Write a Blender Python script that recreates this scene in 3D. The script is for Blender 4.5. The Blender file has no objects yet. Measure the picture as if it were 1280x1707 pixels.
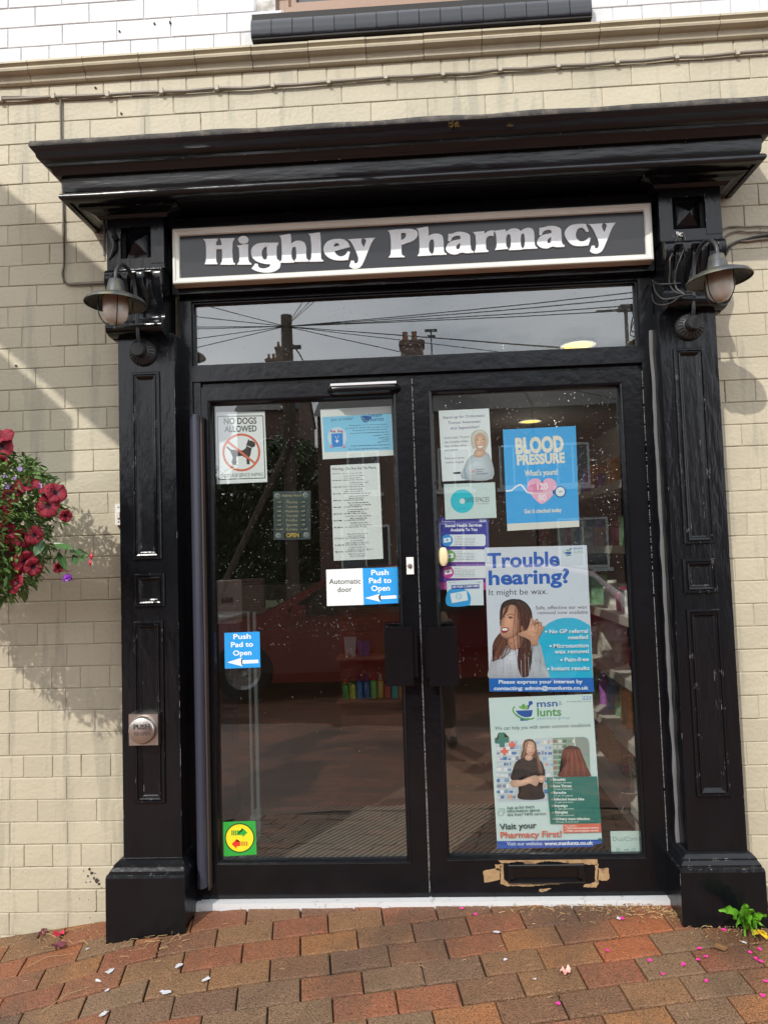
import bpy, bmesh, math, random
from mathutils import Vector, Matrix, noise as mnoise
random.seed(11)
R = math.radians
scene = bpy.context.scene
COL = scene.collection

# ---------------------------------------------------------------- camera
FPX = 1184.0
CAM = Vector((0.04459739, -2.775, 1.32366759))
MC = Matrix(((0.99824, 0.03481, 0.04807), (0.04995, -0.05523, -0.99722), (-0.03206, 0.99787, -0.05687)))
cd = bpy.data.cameras.new('camera'); cam = bpy.data.objects.new('camera', cd); COL.objects.link(cam)
cd.sensor_fit = 'VERTICAL'; cd.sensor_height = 36.0; cd.sensor_width = 27.0
cd.lens = FPX / 1707.0 * 36.0
cd.clip_start = 0.02; cd.clip_end = 2000
m4 = MC.to_4x4(); m4.translation = CAM
q = m4.to_quaternion(); cam.rotation_mode = 'QUATERNION'; cam.rotation_quaternion = q; cam.location = CAM
scene.camera = cam

def Q(px, py, y=0.0):
    """surveyed point: where the sight line of the survey pixel meets the vertical plane at depth y"""
    v = MC @ Vector((px - 640.0, -(py - 853.5), -FPX))
    t = (y - CAM.y) / v.y
    return CAM.x + v.x * t, CAM.z + v.z * t
def P3(px, py, y=0.0):
    x, z = Q(px, py, y); return Vector((x, y, z))

# ---------------------------------------------------------------- light
SUN = Vector((0.53, 1.0, -0.95)).normalized()      # the way the light travels
sd = bpy.data.lights.new('sun', 'SUN'); sd.energy = 3.7; sd.angle = R(0.6); sd.color = (1.0, 0.95, 0.87)
so = bpy.data.objects.new('sun', sd); COL.objects.link(so)
so.rotation_mode = 'QUATERNION'; so.rotation_quaternion = SUN.to_track_quat('-Z', 'Y'); so.location = (-6, -12, 12)
w = bpy.data.worlds.new('World'); scene.world = w; w.use_nodes = True
nt = w.node_tree; nt.nodes.clear()
out = nt.nodes.new('ShaderNodeOutputWorld'); bg = nt.nodes.new('ShaderNodeBackground')
sky = nt.nodes.new('ShaderNodeTexSky'); sky.sky_type = 'NISHITA'; sky.sun_disc = False
sky.sun_elevation = math.asin(-SUN.z); sky.sun_rotation = math.atan2(-SUN.x, -SUN.y)
sky.air_density = 1.2; sky.dust_density = 1.5
tc = nt.nodes.new('ShaderNodeTexCoord'); mp = nt.nodes.new('ShaderNodeMapping'); mp.inputs['Scale'].default_value = (1, 1, 2.6)
mp.inputs['Location'].default_value = (0.4, 0.1, 0.3)
nz = nt.nodes.new('ShaderNodeTexNoise'); nz.inputs['Scale'].default_value = 1.7; nz.inputs['Detail'].default_value = 7; nz.inputs['Roughness'].default_value = 0.55
cr = nt.nodes.new('ShaderNodeValToRGB'); cr.color_ramp.elements[0].position = 0.28; cr.color_ramp.elements[1].position = 0.42
cr2 = nt.nodes.new('ShaderNodeValToRGB'); cr2.color_ramp.elements[0].position = 0.3; cr2.color_ramp.elements[1].position = 0.75
cr2.color_ramp.elements[0].color = (11, 11.7, 12.6, 1); cr2.color_ramp.elements[1].color = (19, 19, 19.4, 1)
mx = nt.nodes.new('ShaderNodeMixRGB')
L = nt.links.new
L(tc.outputs['Generated'], mp.inputs[0]); L(mp.outputs[0], nz.inputs['Vector']); L(nz.outputs['Fac'], cr.inputs[0]); L(nz.outputs['Fac'], cr2.inputs[0])
L(cr.outputs[0], mx.inputs[0]); L(sky.outputs[0], mx.inputs[1]); L(cr2.outputs[0], mx.inputs[2]); L(mx.outputs[0], bg.inputs[0]); L(bg.outputs[0], out.inputs[0])
bg.inputs[1].default_value = 0.15
scene.view_settings.view_transform = 'Standard'; scene.view_settings.look = 'None'
scene.view_settings.exposure = -0.22; scene.view_settings.gamma = 1.0
scene.render.engine = 'CYCLES'
scene.cycles.max_bounces = 10; scene.cycles.transparent_max_bounces = 16
scene.cycles.sample_clamp_indirect = 6.0
scene.cycles.caustics_reflective = False; scene.cycles.caustics_refractive = False

# ---------------------------------------------------------------- materials
def lin(c):
    if isinstance(c, str):
        c = tuple(int(c[i:i + 2], 16) / 255 for i in (0, 2, 4))
    else:
        return tuple(c)
    return tuple((x / 12.92) if x <= 0.04045 else ((x + 0.055) / 1.055) ** 2.4 for x in c)
def pm(name, col, rough=0.5, bump=0.0, bscale=60, var=0.0, vscale=4, spec=0.5, metal=0.0, emit=0, wear=0, wearcol=(0.5, 0.48, 0.45),
       stretch=None, island=0.0, coat=0.0, col2=None, c2pos=(0.45, 0.6), c2scale=5, c2stretch=None, detail=6, trans=0, sub=0, wearr=0.004):
    m = bpy.data.materials.new(name); m.use_nodes = True
    n = m.node_tree.nodes; l = m.node_tree.links.new
    b = n['Principled BSDF']; col = lin(col)
    b.inputs['Roughness'].default_value = rough; b.inputs['Metallic'].default_value = metal
    b.inputs['Specular IOR Level'].default_value = spec; b.inputs['Coat Weight'].default_value = coat
    if trans: b.inputs['Transmission Weight'].default_value = trans
    b.inputs['Base Color'].default_value = (*col, 1)
    if sub:
        b.inputs['Subsurface Weight'].default_value = sub; b.inputs['Subsurface Scale'].default_value = 0.01
    tcn = n.new('ShaderNodeTexCoord'); src = tcn.outputs['Object']
    def mapped(s):
        if not s: return src
        mm = n.new('ShaderNodeMapping'); mm.inputs['Scale'].default_value = s; l(src, mm.inputs[0]); return mm.outputs[0]
    cout = None
    def mix(fac_socket, a, bcol, mode='MIX'):
        x = n.new('ShaderNodeMixRGB'); x.blend_type = mode
        if fac_socket is None: x.inputs[0].default_value = 1
        else: l(fac_socket, x.inputs[0])
        if a is None: x.inputs[1].default_value = (*col, 1)
        else: l(a, x.inputs[1])
        if isinstance(bcol, tuple): x.inputs[2].default_value = (*bcol, 1)
        else: l(bcol, x.inputs[2])
        return x.outputs[0]
    if col2 is not None:
        t = n.new('ShaderNodeTexNoise'); t.inputs['Scale'].default_value = c2scale; t.inputs['Detail'].default_value = 8; t.inputs['Roughness'].default_value = .65
        l(mapped(c2stretch), t.inputs['Vector'])
        r = n.new('ShaderNodeValToRGB'); r.color_ramp.elements[0].position = c2pos[0]; r.color_ramp.elements[1].position = c2pos[1]
        l(t.outputs['Fac'], r.inputs[0]); cout = mix(r.outputs[0], cout, lin(col2))
    if var:
        t = n.new('ShaderNodeTexNoise'); t.inputs['Scale'].default_value = vscale; t.inputs['Detail'].default_value = detail
        l(mapped(stretch), t.inputs['Vector'])
        r = n.new('ShaderNodeMapRange'); r.inputs[1].default_value = .3; r.inputs[2].default_value = .7; r.inputs[3].default_value = 1 - var; r.inputs[4].default_value = 1 + var
        l(t.outputs['Fac'], r.inputs[0]); cout = mix(None, cout, r.outputs[0], 'MULTIPLY')
    if island:
        g = n.new('ShaderNodeNewGeometry'); r = n.new('ShaderNodeMapRange'); r.inputs[3].default_value = 1 - island; r.inputs[4].default_value = 1 + island
        l(g.outputs['Random Per Island'], r.inputs[0]); cout = mix(None, cout, r.outputs[0], 'MULTIPLY')
    if wear:
        bv = n.new('ShaderNodeBevel'); bv.samples = 4; bv.inputs['Radius'].default_value = wearr
        g = n.new('ShaderNodeNewGeometry'); d = n.new('ShaderNodeVectorMath'); d.operation = 'DOT_PRODUCT'
        l(bv.outputs[0], d.inputs[0]); l(g.outputs['Normal'], d.inputs[1])
        r = n.new('ShaderNodeMapRange'); r.inputs[1].default_value = .985; r.inputs[2].default_value = .93; r.inputs[3].default_value = 0; r.inputs[4].default_value = 1
        l(d.outputs['Value'], r.inputs[0])
        t = n.new('ShaderNodeTexNoise'); t.inputs['Scale'].default_value = 38; t.inputs['Detail'].default_value = 5; t.inputs['Roughness'].default_value = .7
        l(mapped((1, 1, .45)), t.inputs['Vector'])
        r2 = n.new('ShaderNodeMapRange'); r2.inputs[1].default_value = .64 - wear * .2; r2.inputs[2].default_value = .70 - wear * .2
        l(t.outputs['Fac'], r2.inputs[0])
        mu = n.new('ShaderNodeMath'); mu.operation = 'MULTIPLY'; l(r.outputs[0], mu.inputs[0]); l(r2.outputs[0], mu.inputs[1])
        cout = mix(mu.outputs[0], cout, wearcol)
    if cout is not None: l(cout, b.inputs['Base Color'])
    if bump:
        t = n.new('ShaderNodeTexNoise'); t.inputs['Scale'].default_value = bscale; t.inputs['Detail'].default_value = 5
        l(mapped(stretch), t.inputs['Vector'])
        bp = n.new('ShaderNodeBump'); bp.inputs['Strength'].default_value = bump; bp.inputs['Distance'].default_value = 0.003
        l(t.outputs['Fac'], bp.inputs['Height']); l(bp.outputs[0], b.inputs['Normal'])
    if emit:
        b.inputs['Emission Color'].default_value = (*col, 1); b.inputs['Emission Strength'].default_value = emit
    return m
MATS = {}
def flat(col, rough=.55, **k):
    key = (str(col), rough, str(k))
    if key not in MATS:
        c = lin(col)
        MATS[key] = pm('print_' + (col if isinstance(col, str) else 'tone'), tuple(x * .88 for x in c), rough, bump=.9, bscale=9, **k)
    return MATS[key]
black = pm('black_gloss_paint', (.0035, .004, .0055), .19, bump=.8, bscale=42, var=.2, vscale=14, stretch=(1, 1, .25), wear=.3, spec=.38, wearr=.0022)
blackh = pm('black_gloss_paint_boards', (.0035, .004, .0055), .19, bump=.8, bscale=38, var=.2, vscale=14, stretch=(.22, 1, 1), spec=.38, wear=.2, wearr=.002)
blackd = pm('black_door_paint', (.0035, .004, .0055), .2, bump=.35, bscale=30, var=.25, vscale=9, spec=.38)
blackw = pm('black_paint_worn', (.0035, .004, .0055), .24, bump=.8, bscale=40, var=.25, vscale=14, stretch=(1, 1, .3), wear=.26, wearr=.002, spec=.38)
cornm = pm('black_cornice_paint', (.004, .0046, .0062), .26, bump=.9, bscale=40, stretch=(.2, 1, 1), var=.2, vscale=12, wear=.1)
leadm = pm('weathered_lead_top', (.035, .032, .03), .75, bump=.8, bscale=90, col2=(.10, .085, .07), c2scale=22, var=.3, vscale=30)
whitef = pm('cream_white_frame_paint', (.76, .78, .72), .38, bump=.15, bscale=60, var=.08, vscale=10, stretch=(.2, 1, 1))
signb = pm('sign_board_gloss', (.018, .018, .022), .12, bump=.05, bscale=8, var=.1)
letm = pm('white_letter_paint', (.82, .86, .88), .45, bump=.2, bscale=40, var=.04, vscale=20)
steel = pm('brushed_steel', (.55, .5, .46), .32, metal=1, bump=.1, bscale=200, var=.1)
alu = pm('silver_trim', (.62, .62, .64), .3, metal=.15)
plasticb = pm('black_plastic', (.004, .004, .005), .22, bump=.1, bscale=150)
wplastic = pm('white_plastic', (.75, .74, .70), .35)
thr = pm('white_threshold', (.58, .59, .60), .4, bump=.3, bscale=60, col2=(.35, .32, .28), c2pos=(.6, .68), c2scale=30)
cablem = pm('grey_cable', (.22, .19, .155), .6, bump=.3, bscale=80)
cabled = pm('dark_cable', (.035, .034, .034), .5)
galv = pm('dull_grey_metal', (.050, .055, .062), .45, metal=.35, bump=.3, bscale=90, var=.25, vscale=25, col2=(.10, .095, .06), c2scale=20)
galvd = pm('dark_lamp_metal', (.03, .032, .034), .42, metal=.2, bump=.3, bscale=90)
opal = pm('opal_glass_globe', (.60, .55, .49), .25, sub=.5, var=.1, vscale=12)

# ---------------------------------------------------------------- object helpers
def tag(o, label=None, cat=None, group=None, kind=None):
    if label: o['label'] = label
    if cat: o['category'] = cat
    if group: o['group'] = group
    if kind: o['kind'] = kind
    return o
def thing(name, label, cat, loc=(0, 0, 0), group=None):
    o = bpy.data.objects.new(name, None); COL.objects.link(o); o.location = loc; o.empty_display_size = .05
    return tag(o, label, cat, group)
def link(name, me, parent=None, label=None):
    o = bpy.data.objects.new(name, me); COL.objects.link(o)
    if parent is not None:
        o.parent = parent
        p = parent; off = Vector((0, 0, 0))
        while p is not None:
            off += Vector(p.location); p = p.parent
        o.location = -off                      # meshes are modelled in world space
    if label: o['label'] = label
    return o
def obj(name, bm, mat, parent=None, smooth=False, label=None, bev=0):
    if bev:
        bmesh.ops.bevel(bm, geom=[e for e in bm.edges if len(e.link_faces) == 2 and e.calc_face_angle(0) > .6], offset=bev, segments=2, affect='EDGES', clamp_overlap=True)
    me = bpy.data.meshes.new(name)
    bm.to_mesh(me); bm.free()
    for mm in (mat if isinstance(mat, (list, tuple)) else [mat]): me.materials.append(mm)
    if smooth:
        for p in me.polygons: p.use_smooth = True
        try: me.set_sharp_from_angle(angle=R(38))
        except Exception: pass
    return link(name, me, parent, label)
def NB(): return bmesh.new()
def box(bm, x0, x1, y0, y1, z0, z1, mi=0):
    vs = [bm.verts.new(p) for p in ((x0, y0, z0), (x1, y0, z0), (x1, y1, z0), (x0, y1, z0), (x0, y0, z1), (x1, y0, z1), (x1, y1, z1), (x0, y1, z1))]
    fs = [(0, 3, 2, 1), (4, 5, 6, 7), (0, 1, 5, 4), (1, 2, 6, 5), (2, 3, 7, 6), (3, 0, 4, 7)]
    r = []
    for f in fs:
        ff = bm.faces.new([vs[i] for i in f]); ff.material_index = mi; r.append(ff)
    return vs
def quadbox(bm, pts, y0, y1, mi=0):
    """4 corners (x,z) tl,tr,br,bl given thickness from y0 (front) to y1"""
    f = [bm.verts.new((x, y0, z)) for x, z in pts]; b = [bm.verts.new((x, y1, z)) for x, z in pts]
    n = len(pts)
    bm.faces.new(f[::-1]).material_index = mi; bm.faces.new(b).material_index = mi
    for i in range(n):
        j = (i + 1) % n
        bm.faces.new((f[i], f[j], b[j], b[i])).material_index = mi
    bmesh.ops.recalc_face_normals(bm, faces=bm.faces)
def tube(bm, pts, r, seg=8, caps=True):
    pts = [Vector(p) for p in pts]; rings = []
    up = Vector((0.13, .37, .9)).normalized()
    for i, p in enumerate(pts):
        d = (pts[min(i + 1, len(pts) - 1)] - pts[max(i - 1, 0)])
        if d.length < 1e-9: d = Vector((0, 0, 1))
        d.normalize()
        if i == 0:
            a = d.cross(up)
            if a.length < .1: a = d.cross(Vector((1, 0, 0)))
            a.normalize()
        else:
            a = (a - d * a.dot(d))
            if a.length < 1e-6: a = d.orthogonal()
            a.normalize()
        b = d.cross(a); rr = r[i] if isinstance(r, (list, tuple)) else r
        rings.append([bm.verts.new(p + (a * math.cos(t) + b * math.sin(t)) * rr) for t in [2 * math.pi * k / seg for k in range(seg)]])
    for A, B in zip(rings, rings[1:]):
        for k in range(seg):
            bm.faces.new((A[k], A[(k + 1) % seg], B[(k + 1) % seg], B[k]))
    if caps:
        bm.faces.new(rings[0][::-1]); bm.faces.new(rings[-1])
def spline(pts, n=6):
    pts = [Vector(p) for p in pts]; o = []
    for i in range(len(pts) - 1):
        p0 = pts[max(i - 1, 0)]; p1 = pts[i]; p2 = pts[i + 1]; p3 = pts[min(i + 2, len(pts) - 1)]
        for k in range(n):
            t = k / n
            o.append(.5 * ((2 * p1) + (p2 - p0) * t + (2 * p0 - 5 * p1 + 4 * p2 - p3) * t * t + (3 * p1 - p0 - 3 * p2 + p3) * t ** 3))
    o.append(pts[-1]); return o
def lathe(bm, prof, c, axis=(0, 0, 1), seg=32, mi=0):
    """prof: (radius, height along axis)"""
    ax = Vector(axis).normalized(); a = ax.orthogonal().normalized(); b = ax.cross(a); c = Vector(c); rings = []
    for r, h in prof:
        if r < 1e-6: rings.append([bm.verts.new(c + ax * h)])
        else: rings.append([bm.verts.new(c + ax * h + (a * math.cos(t) + b * math.sin(t)) * r) for t in [2 * math.pi * k / seg for k in range(seg)]])
    for A, B in zip(rings, rings[1:]):
        for k in range(seg):
            k2 = (k + 1) % seg
            if len(A) == 1 and len(B) == 1: continue
            if len(A) == 1: f = bm.faces.new((A[0], B[k2], B[k]))
            elif len(B) == 1: f = bm.faces.new((A[k], A[k2], B[0]))
            else: f = bm.faces.new((A[k], A[k2], B[k2], B[k]))
            f.material_index = mi
def picture_frame(bm, x0, x1, z0, z1, y, prof, mi=0, close=False):
    """mitred moulding round a rectangle. prof: (inset from the outer edge, height proud of y)"""
    rings = []
    for ins, h in prof:
        rings.append([bm.verts.new(p) for p in ((x0 + ins, y - h, z0 + ins), (x1 - ins, y - h, z0 + ins), (x1 - ins, y - h, z1 - ins), (x0 + ins, y - h, z1 - ins))])
    for A, B in zip(rings, rings[1:]):
        for k in range(4):
            bm.faces.new((A[k], A[(k + 1) % 4], B[(k + 1) % 4], B[k])).material_index = mi
    if close: bm.faces.new(rings[-1]).material_index = mi

# ---------------------------------------------------------------- ground levels
def smooth(a, b, t):
    t = max(0, min(1, (t - a) / (b - a))); return t * t * (3 - 2 * t)
def base(x):
    pts = [(-6, -.5), (-3, -.33), (-2.2, -.2), (-1.64, -.122), (-1.2, -.062), (-.9, -.012), (-.5, -.004), (.95, -.002), (1.25, -.012), (2, -.03), (4, -.06), (8, -.1)]
    for (a, za), (b, zb) in zip(pts, pts[1:]):
        if x <= b: return za + (zb - za) * max(0, (x - a) / (b - a))
    return pts[-1][1]
def gz(x, y):
    d = max(0, -y)
    ramp = -.15 * (d if d < 1.1 else 1.1 + .5 * (1 - math.exp(-(d - 1.1) * 2)))
    f = 1 - smooth(.5, 4.5, d) * .75
    return base(x) * f + ramp
# ================================================================= brick wall
PITCH = .0859; Z0 = .1400; BW = .2315; XA = -1.366
brickm = pm('cream_painted_brick', (.455, .412, .305), .6, bump=.8, bscale=60, var=.07, vscale=2.2, island=.055, col2=(.375, .345, .26), c2pos=(.54, .60), c2scale=2.6, c2stretch=(3.2, 1, .35))
mortm = pm('cream_painted_joint', (.40, .365, .275), .8, bump=.8, bscale=60, col2=(.12, .10, .075), c2pos=(.55, .66), c2scale=11)
wbrick = pm('white_painted_brick', (.60, .605, .62), .55, bump=.6, bscale=70, var=.03, vscale=3, island=.02)
wmort = pm('white_painted_joint', (.62, .61, .59), .7, bump=.6, bscale=60, col2=(.35, .33, .30), c2pos=(.5, .62), c2scale=8)
rb = random.Random(5)
def brick(bm, x0, x1, z0, z1, mi, yb=.010):
    g = .0011; c = .0034
    j = lambda s=.0011: rb.uniform(-s, s)
    tip = [rb.uniform(-.0012, .0012) for _ in range(4)]
    o = [(x0 + g + j(), z0 + g + j()), (x1 - g + j(), z0 + g + j()), (x1 - g + j(), z1 - g + j()), (x0 + g + j(), z1 - g + j())]
    cx, cz = (x0 + x1) / 2, (z0 + z1) / 2
    rings = []
    for ins, y in ((0, yb), (0, .0028), (.0014, .0006), (c, 0)):
        ring = []
        for k, (x, z) in enumerate(o):
            ring.append(bm.verts.new((x + (ins if x < cx else -ins), y + (tip[k] if y < yb else 0), z + (ins if z < cz else -ins))))
        rings.append(ring)
    for A, B in zip(rings, rings[1:]):
        for k in range(4):
            bm.faces.new((A[k], A[(k + 1) % 4], B[(k + 1) % 4], B[k])).material_index = mi
    bm.faces.new(rings[-1]).material_index = mi
def lay(bm, xs0, xs1, r0, r1, zbase, hole=None, mi=0):
    for r in range(r0, r1):
        z0 = zbase + r * PITCH; z1 = z0 + PITCH; t = r % 4
        if t == 0: off, wd = XA + BW / 4, BW / 2
        elif t == 2: off, wd = XA + BW / 2, BW
        else: off, wd = XA, BW
        k = math.floor((xs0 - off) / wd)
        x = off + k * wd
        edges = []
        while x < xs1:
            edges.append(x + rb.uniform(-.003, .003)); x += wd
        edges.append(x)
        zj = rb.uniform(-.0008, .0008)
        for a, b in zip(edges, edges[1:]):
            a2, b2 = max(a, xs0), min(b, xs1)
            if b2 - a2 < .012: continue
            if hole and z0 < hole[2]:
                if a2 >= hole[0] and b2 <= hole[1]: continue
                if a2 < hole[0] < b2: b2 = hole[0]
                if a2 < hole[1] < b2: a2 = hole[1]
                if b2 - a2 < .012: continue
            brick(bm, a2, b2, z0 + zj, z1 + zj, mi)
HOLE = (-.98, 1.08, 2.74)
wall = thing('brick_wall', 'cream painted brick wall with a header course every fourth row round the black shopfront', 'wall', (-1.5, .1, 0))
bm = NB()
lay(bm, -3.2, 3.2, -6, 37, Z0, HOLE, 0)
obj('brick_face', bm, [brickm], wall)
bm = NB()
for (x0, x1, z0, z1) in ((-3.2, HOLE[0], -.6, 3.32), (HOLE[1], 3.2, -.6, 3.32), (HOLE[0], HOLE[1], 2.70, 3.32)):
    box(bm, x0, x1, .0034, .24, z0, z1)
obj('joint_backing', bm, [mortm], wall)
# white storey above
uw = thing('upper_brick_wall', 'white painted brick wall above the moulded string course', 'wall', (0, .1, 3.4))
bm = NB(); lay(bm, -3.2, 3.2, 0, 22, 3.392, None, 0)
bmesh.ops.delete(bm, geom=[v for v in bm.verts if -.42 < v.co.x < .68 and v.co.z > 3.53], context='VERTS')
obj('brick_face', bm, wbrick, uw)
bm = NB(); box(bm, -3.2, -.47, .0042, .24, 3.33, 5.6); box(bm, .74, 3.2, .0042, .24, 3.33, 5.6); box(bm, -.47, .74, .0042, .24, 3.33, 3.52); box(bm, -.47, .74, .0042, .24, 4.7, 5.6)
obj('joint_backing', bm, wmort, uw)
# string course
stonem = pm('cream_painted_moulding', (.40, .352, .25), .55, bump=.4, bscale=50, var=.1, vscale=5, island=.05, col2=(.36, .31, .24), c2pos=(.58, .66), c2scale=16)
bm = NB()
prof = [(.004, 3.306), (-.012, 3.306), (-.018, 3.312), (-.020, 3.325), (-.024, 3.334), (-.036, 3.338), (-.047, 3.345), (-.049, 3.353), (-.045, 3.361), (-.040, 3.364), (-.044, 3.368), (-.052, 3.374), (-.050, 3.384), (-.040, 3.390), (-.004, 3.395), (.004, 3.395)]
x = -3.2 + .09; k = 0
while x < 3.2:
    x1 = x + .2315; dy = rb.uniform(-.0015, .0015)
    a = [bm.verts.new((x + .0012, p[0] + dy, p[1])) for p in prof]; b = [bm.verts.new((x1 - .0012, p[0] + dy + rb.uniform(-.001, .001), p[1])) for p in prof]
    for i in range(len(prof) - 1): bm.faces.new((a[i], a[i + 1], b[i + 1], b[i]))
    bm.faces.new(a[::-1]); bm.faces.new(b); x = x1
bmesh.ops.recalc_face_normals(bm, faces=bm.faces)
tag(obj('string_course', bm, stonem), 'cream moulded string course of short blocks dividing cream and white brickwork', 'moulding')
# window above with tiled sill
tile = pm('black_glazed_tile', (.012, .013, .018), .16, bump=.25, bscale=35, island=.3, coat=.4)
sash = thing('sash_window', 'timber sash window above the black tiled sill, only its foot in view', 'window', (.12, .05, 3.55))
bm = NB(); picture_frame(bm, -.47, .74, 3.545, 4.7, .06, [(0, 0), (0, .03), (.05, .03), (.06, .015), (.08, .015), (.08, -.03)]); box(bm, -.47, .74, .02, .2, 3.515, 3.548)
obj('frame', bm, pm('pinkish_timber_paint', (.30, .19, .13), .5, bump=.3), sash)
bm = NB(); box(bm, -.39, .66, .085, .09, 3.62, 4.62); obj('pane', bm, pm('upper_pane', (.03, .035, .04), .05, spec=1.0), sash)
bm = NB(); x = -.560; n = 0
while x < .80 - .02:
    wd = .0845; x1 = min(x + wd, .800)
    prof = [(.004, 3.40), (-.05, 3.402), (-.060, 3.408), (-.064, 3.42), (-.064, 3.455), (-.058, 3.478), (-.045, 3.497), (-.02, 3.508), (.02, 3.512)]
    d = rb.uniform(-.0012, .0012)
    a = [bm.verts.new((x + .0014, p[0] + d, p[1])) for p in prof]; b = [bm.verts.new((x1 - .0014, p[0] + d, p[1])) for p in prof]
    for i in range(len(prof) - 1): bm.faces.new((a[i], a[i + 1], b[i + 1], b[i]))
    bm.faces.new(a[::-1]); bm.faces.new(b); x = x1
bmesh.ops.recalc_face_normals(bm, faces=bm.faces)
obj('sill', bm, tile, sash, smooth=True)
bm = NB(); box(bm, -.555, .795, -.056, .03, 3.399, 3.505); obj('sill_joint', bm, pm('dark_grout', (.03, .03, .03), .8), sash)

# ================================================================= shopfront
SF = thing('shopfront', 'black painted timber shopfront with pilasters, heavy cornice and glazed double doors', 'shopfront', (.035, 0, 0))
# cornice: profile swept round front and both returns
CX = .036
def cornice_profile():
    return [(.002, 2.885), (-.30, 2.865), (-.345, 2.853), (-.350, 2.842), (-.349, 2.832), (-.341, 2.822), (-.333, 2.812), (-.331, 2.800), (-.322, 2.790), (-.309, 2.786), (-.307, 2.777), (-.296, 2.770),
            (-.288, 2.756), (-.284, 2.752), (-.268, 2.752), (-.266, 2.716), (-.263, 2.700), (-.261, 2.698), (-.260, 2.694), (-.268, 2.6925), (-.2745, 2.687), (-.277, 2.679), (-.2745, 2.671), (-.268, 2.666), (-.257, 2.663), (-.250, 2.664), (-.245, 2.672), (-.215, 2.676), (-.02, 2.678)]
prof = cornice_profile()
bm = NB(); rings = []
NX = 60
for i, (y, z) in enumerate(prof):
    hw = 1.003 - y if y < 0 else 1.003
    if i == 0: hw = 1.003 + .350
    if i == len(prof) - 1: hw = 1.003 + .2
    if i == len(prof) - 2: pass
    ring = [bm.verts.new((CX - hw, .004, z))]
    for k in range(NX + 1):
        t = k / NX; wob = .0016 * mnoise.noise(Vector((t * 9, i * .35, 1))); top = .006 * mnoise.noise(Vector((t * 14, 3, 2))) if i < 3 else 0
        ring.append(bm.verts.new((CX - hw + 2 * hw * t, y + wob, z + top + wob * .5)))
    ring.append(bm.verts.new((CX + hw, .004, z)))
    rings.append(ring)
for i, (A, B) in enumerate(zip(rings, rings[1:])):
    for k in range(len(A) - 1):
        f = bm.faces.new((A[k], A[k + 1], B[k + 1], B[k])); f.material_index = 1 if i < 4 else 0
bmesh.ops.recalc_face_normals(bm, faces=bm.faces)
corn = obj('cornice', bm, [cornm, leadm], SF, smooth=True)
# moss tufts on the cornice
mossm = pm('dry_moss', (.16, .10, .02), .9, var=.5, vscale=60)
for (px, py, s) in ((757, 214, .022), (848, 212, .010)):
    x, z = Q(px, py, -.33); bm = NB()
    for _ in range(90):
        a = Vector((rb.gauss(0, s * .5), rb.gauss(0, s * .4), abs(rb.gauss(0, s * .35)))) + Vector((x, -.34, z - .004)); d = Vector((rb.uniform(-1, 1), rb.uniform(-1, 1), rb.uniform(0, 1))) * s * .35
        e = d.orthogonal().normalized() * s * .12
        bm.faces.new([bm.verts.new(a - e), bm.verts.new(a + e), bm.verts.new(a + d)])
    tag(obj('moss_clump', bm, mossm), 'brown moss tuft growing on the cornice edge, the %s one' % ('bigger' if s > .015 else 'smaller right-hand'), 'moss', 'moss tufts on the cornice')
# fascia behind the sign
bm = NB(); box(bm, -.90, .985, -.045, .06, 2.375, 2.69); box(bm, -.90, .985, -.10, -.046, 2.618, 2.655)
obj('fascia', bm, blackh, SF, bev=.002)
def pilaster(xl, xr, bxl, bxr, panels, side):
    p = thing('pilaster', None, None, (0, 0, 0)); p.parent = SF; p.location = -Vector(SF.location) + Vector(((xl + xr) / 2, -.05, 0)); 
    # shaft with recessed grid of panels
    bm = NB(); box(bm, xl, xr, -.10, .05, .17, 2.20)
    obj('shaft', bm, black, p, bev=.003)
    for (ax, az, bx, bz) in panels:
        bm = NB()
        picture_frame(bm, ax, bx, bz, az, -.10, [(0, -.001), (0, .007), (.003, .0105), (.009, .0105), (.012, .006), (.014, .006), (.016, .011), (.021, .009), (.026, .003), (.030, .0012), (.0305, .0008)], close=True)
        obj('panel_moulding', bm, blackw, p)
    # plinth
    cx = (xl + xr) / 2; px0, px1 = (bxl, bxr)
    zt = .172
    bm = NB(); 
    prof = [(-.150, -.35), (-.150, zt - .012), (-.147, zt - .002), (-.140, zt + .002), (-.139, zt + .008), (-.131, zt + .017), (-.128, zt + .020), (-.127, zt + .026), (-.113, zt + .037), (-.104, zt + .041), (-.098, zt + .042)]
    rings = []
    for (y, z) in prof:
        ins = .150 + y
        f = ins / .052; xa = px0 + (xl - px0) * f; xb = px1 + (xr - px1) * f
        rings.append([bm.verts.new(v) for v in ((xa, .004, z), (xa, y, z), (xb, y, z), (xb, .004, z))])
    for A, B in zip(rings, rings[1:]):
        for k in range(3): bm.faces.new((A[k], A[k + 1], B[k + 1], B[k]))
    bm.faces.new(rings[-1]); bmesh.ops.recalc_face_normals(bm, faces=bm.faces)
    obj('plinth', bm, blackw, p)
    return p
def px_panel(a, b, y=-.10):
    x0, z0 = Q(a[0], a[1], y); x1, z1 = Q(b[0], b[1], y); return (x0, z0, x1, z1)
pL = pilaster(-1.100, -.878, -1.148, -.8525, [px_panel((220, 622), (271, 932)), px_panel((225, 957), (276, 1011)), px_panel((224, 1036), (277, 1338))], 'l')
pR = pilaster(.972, 1.180, .922, 1.217, [px_panel((1121, 582), (1190, 906)), px_panel((1136, 932), (1195, 988)), px_panel((1143, 1016), (1216, 1327))], 'r')
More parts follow.
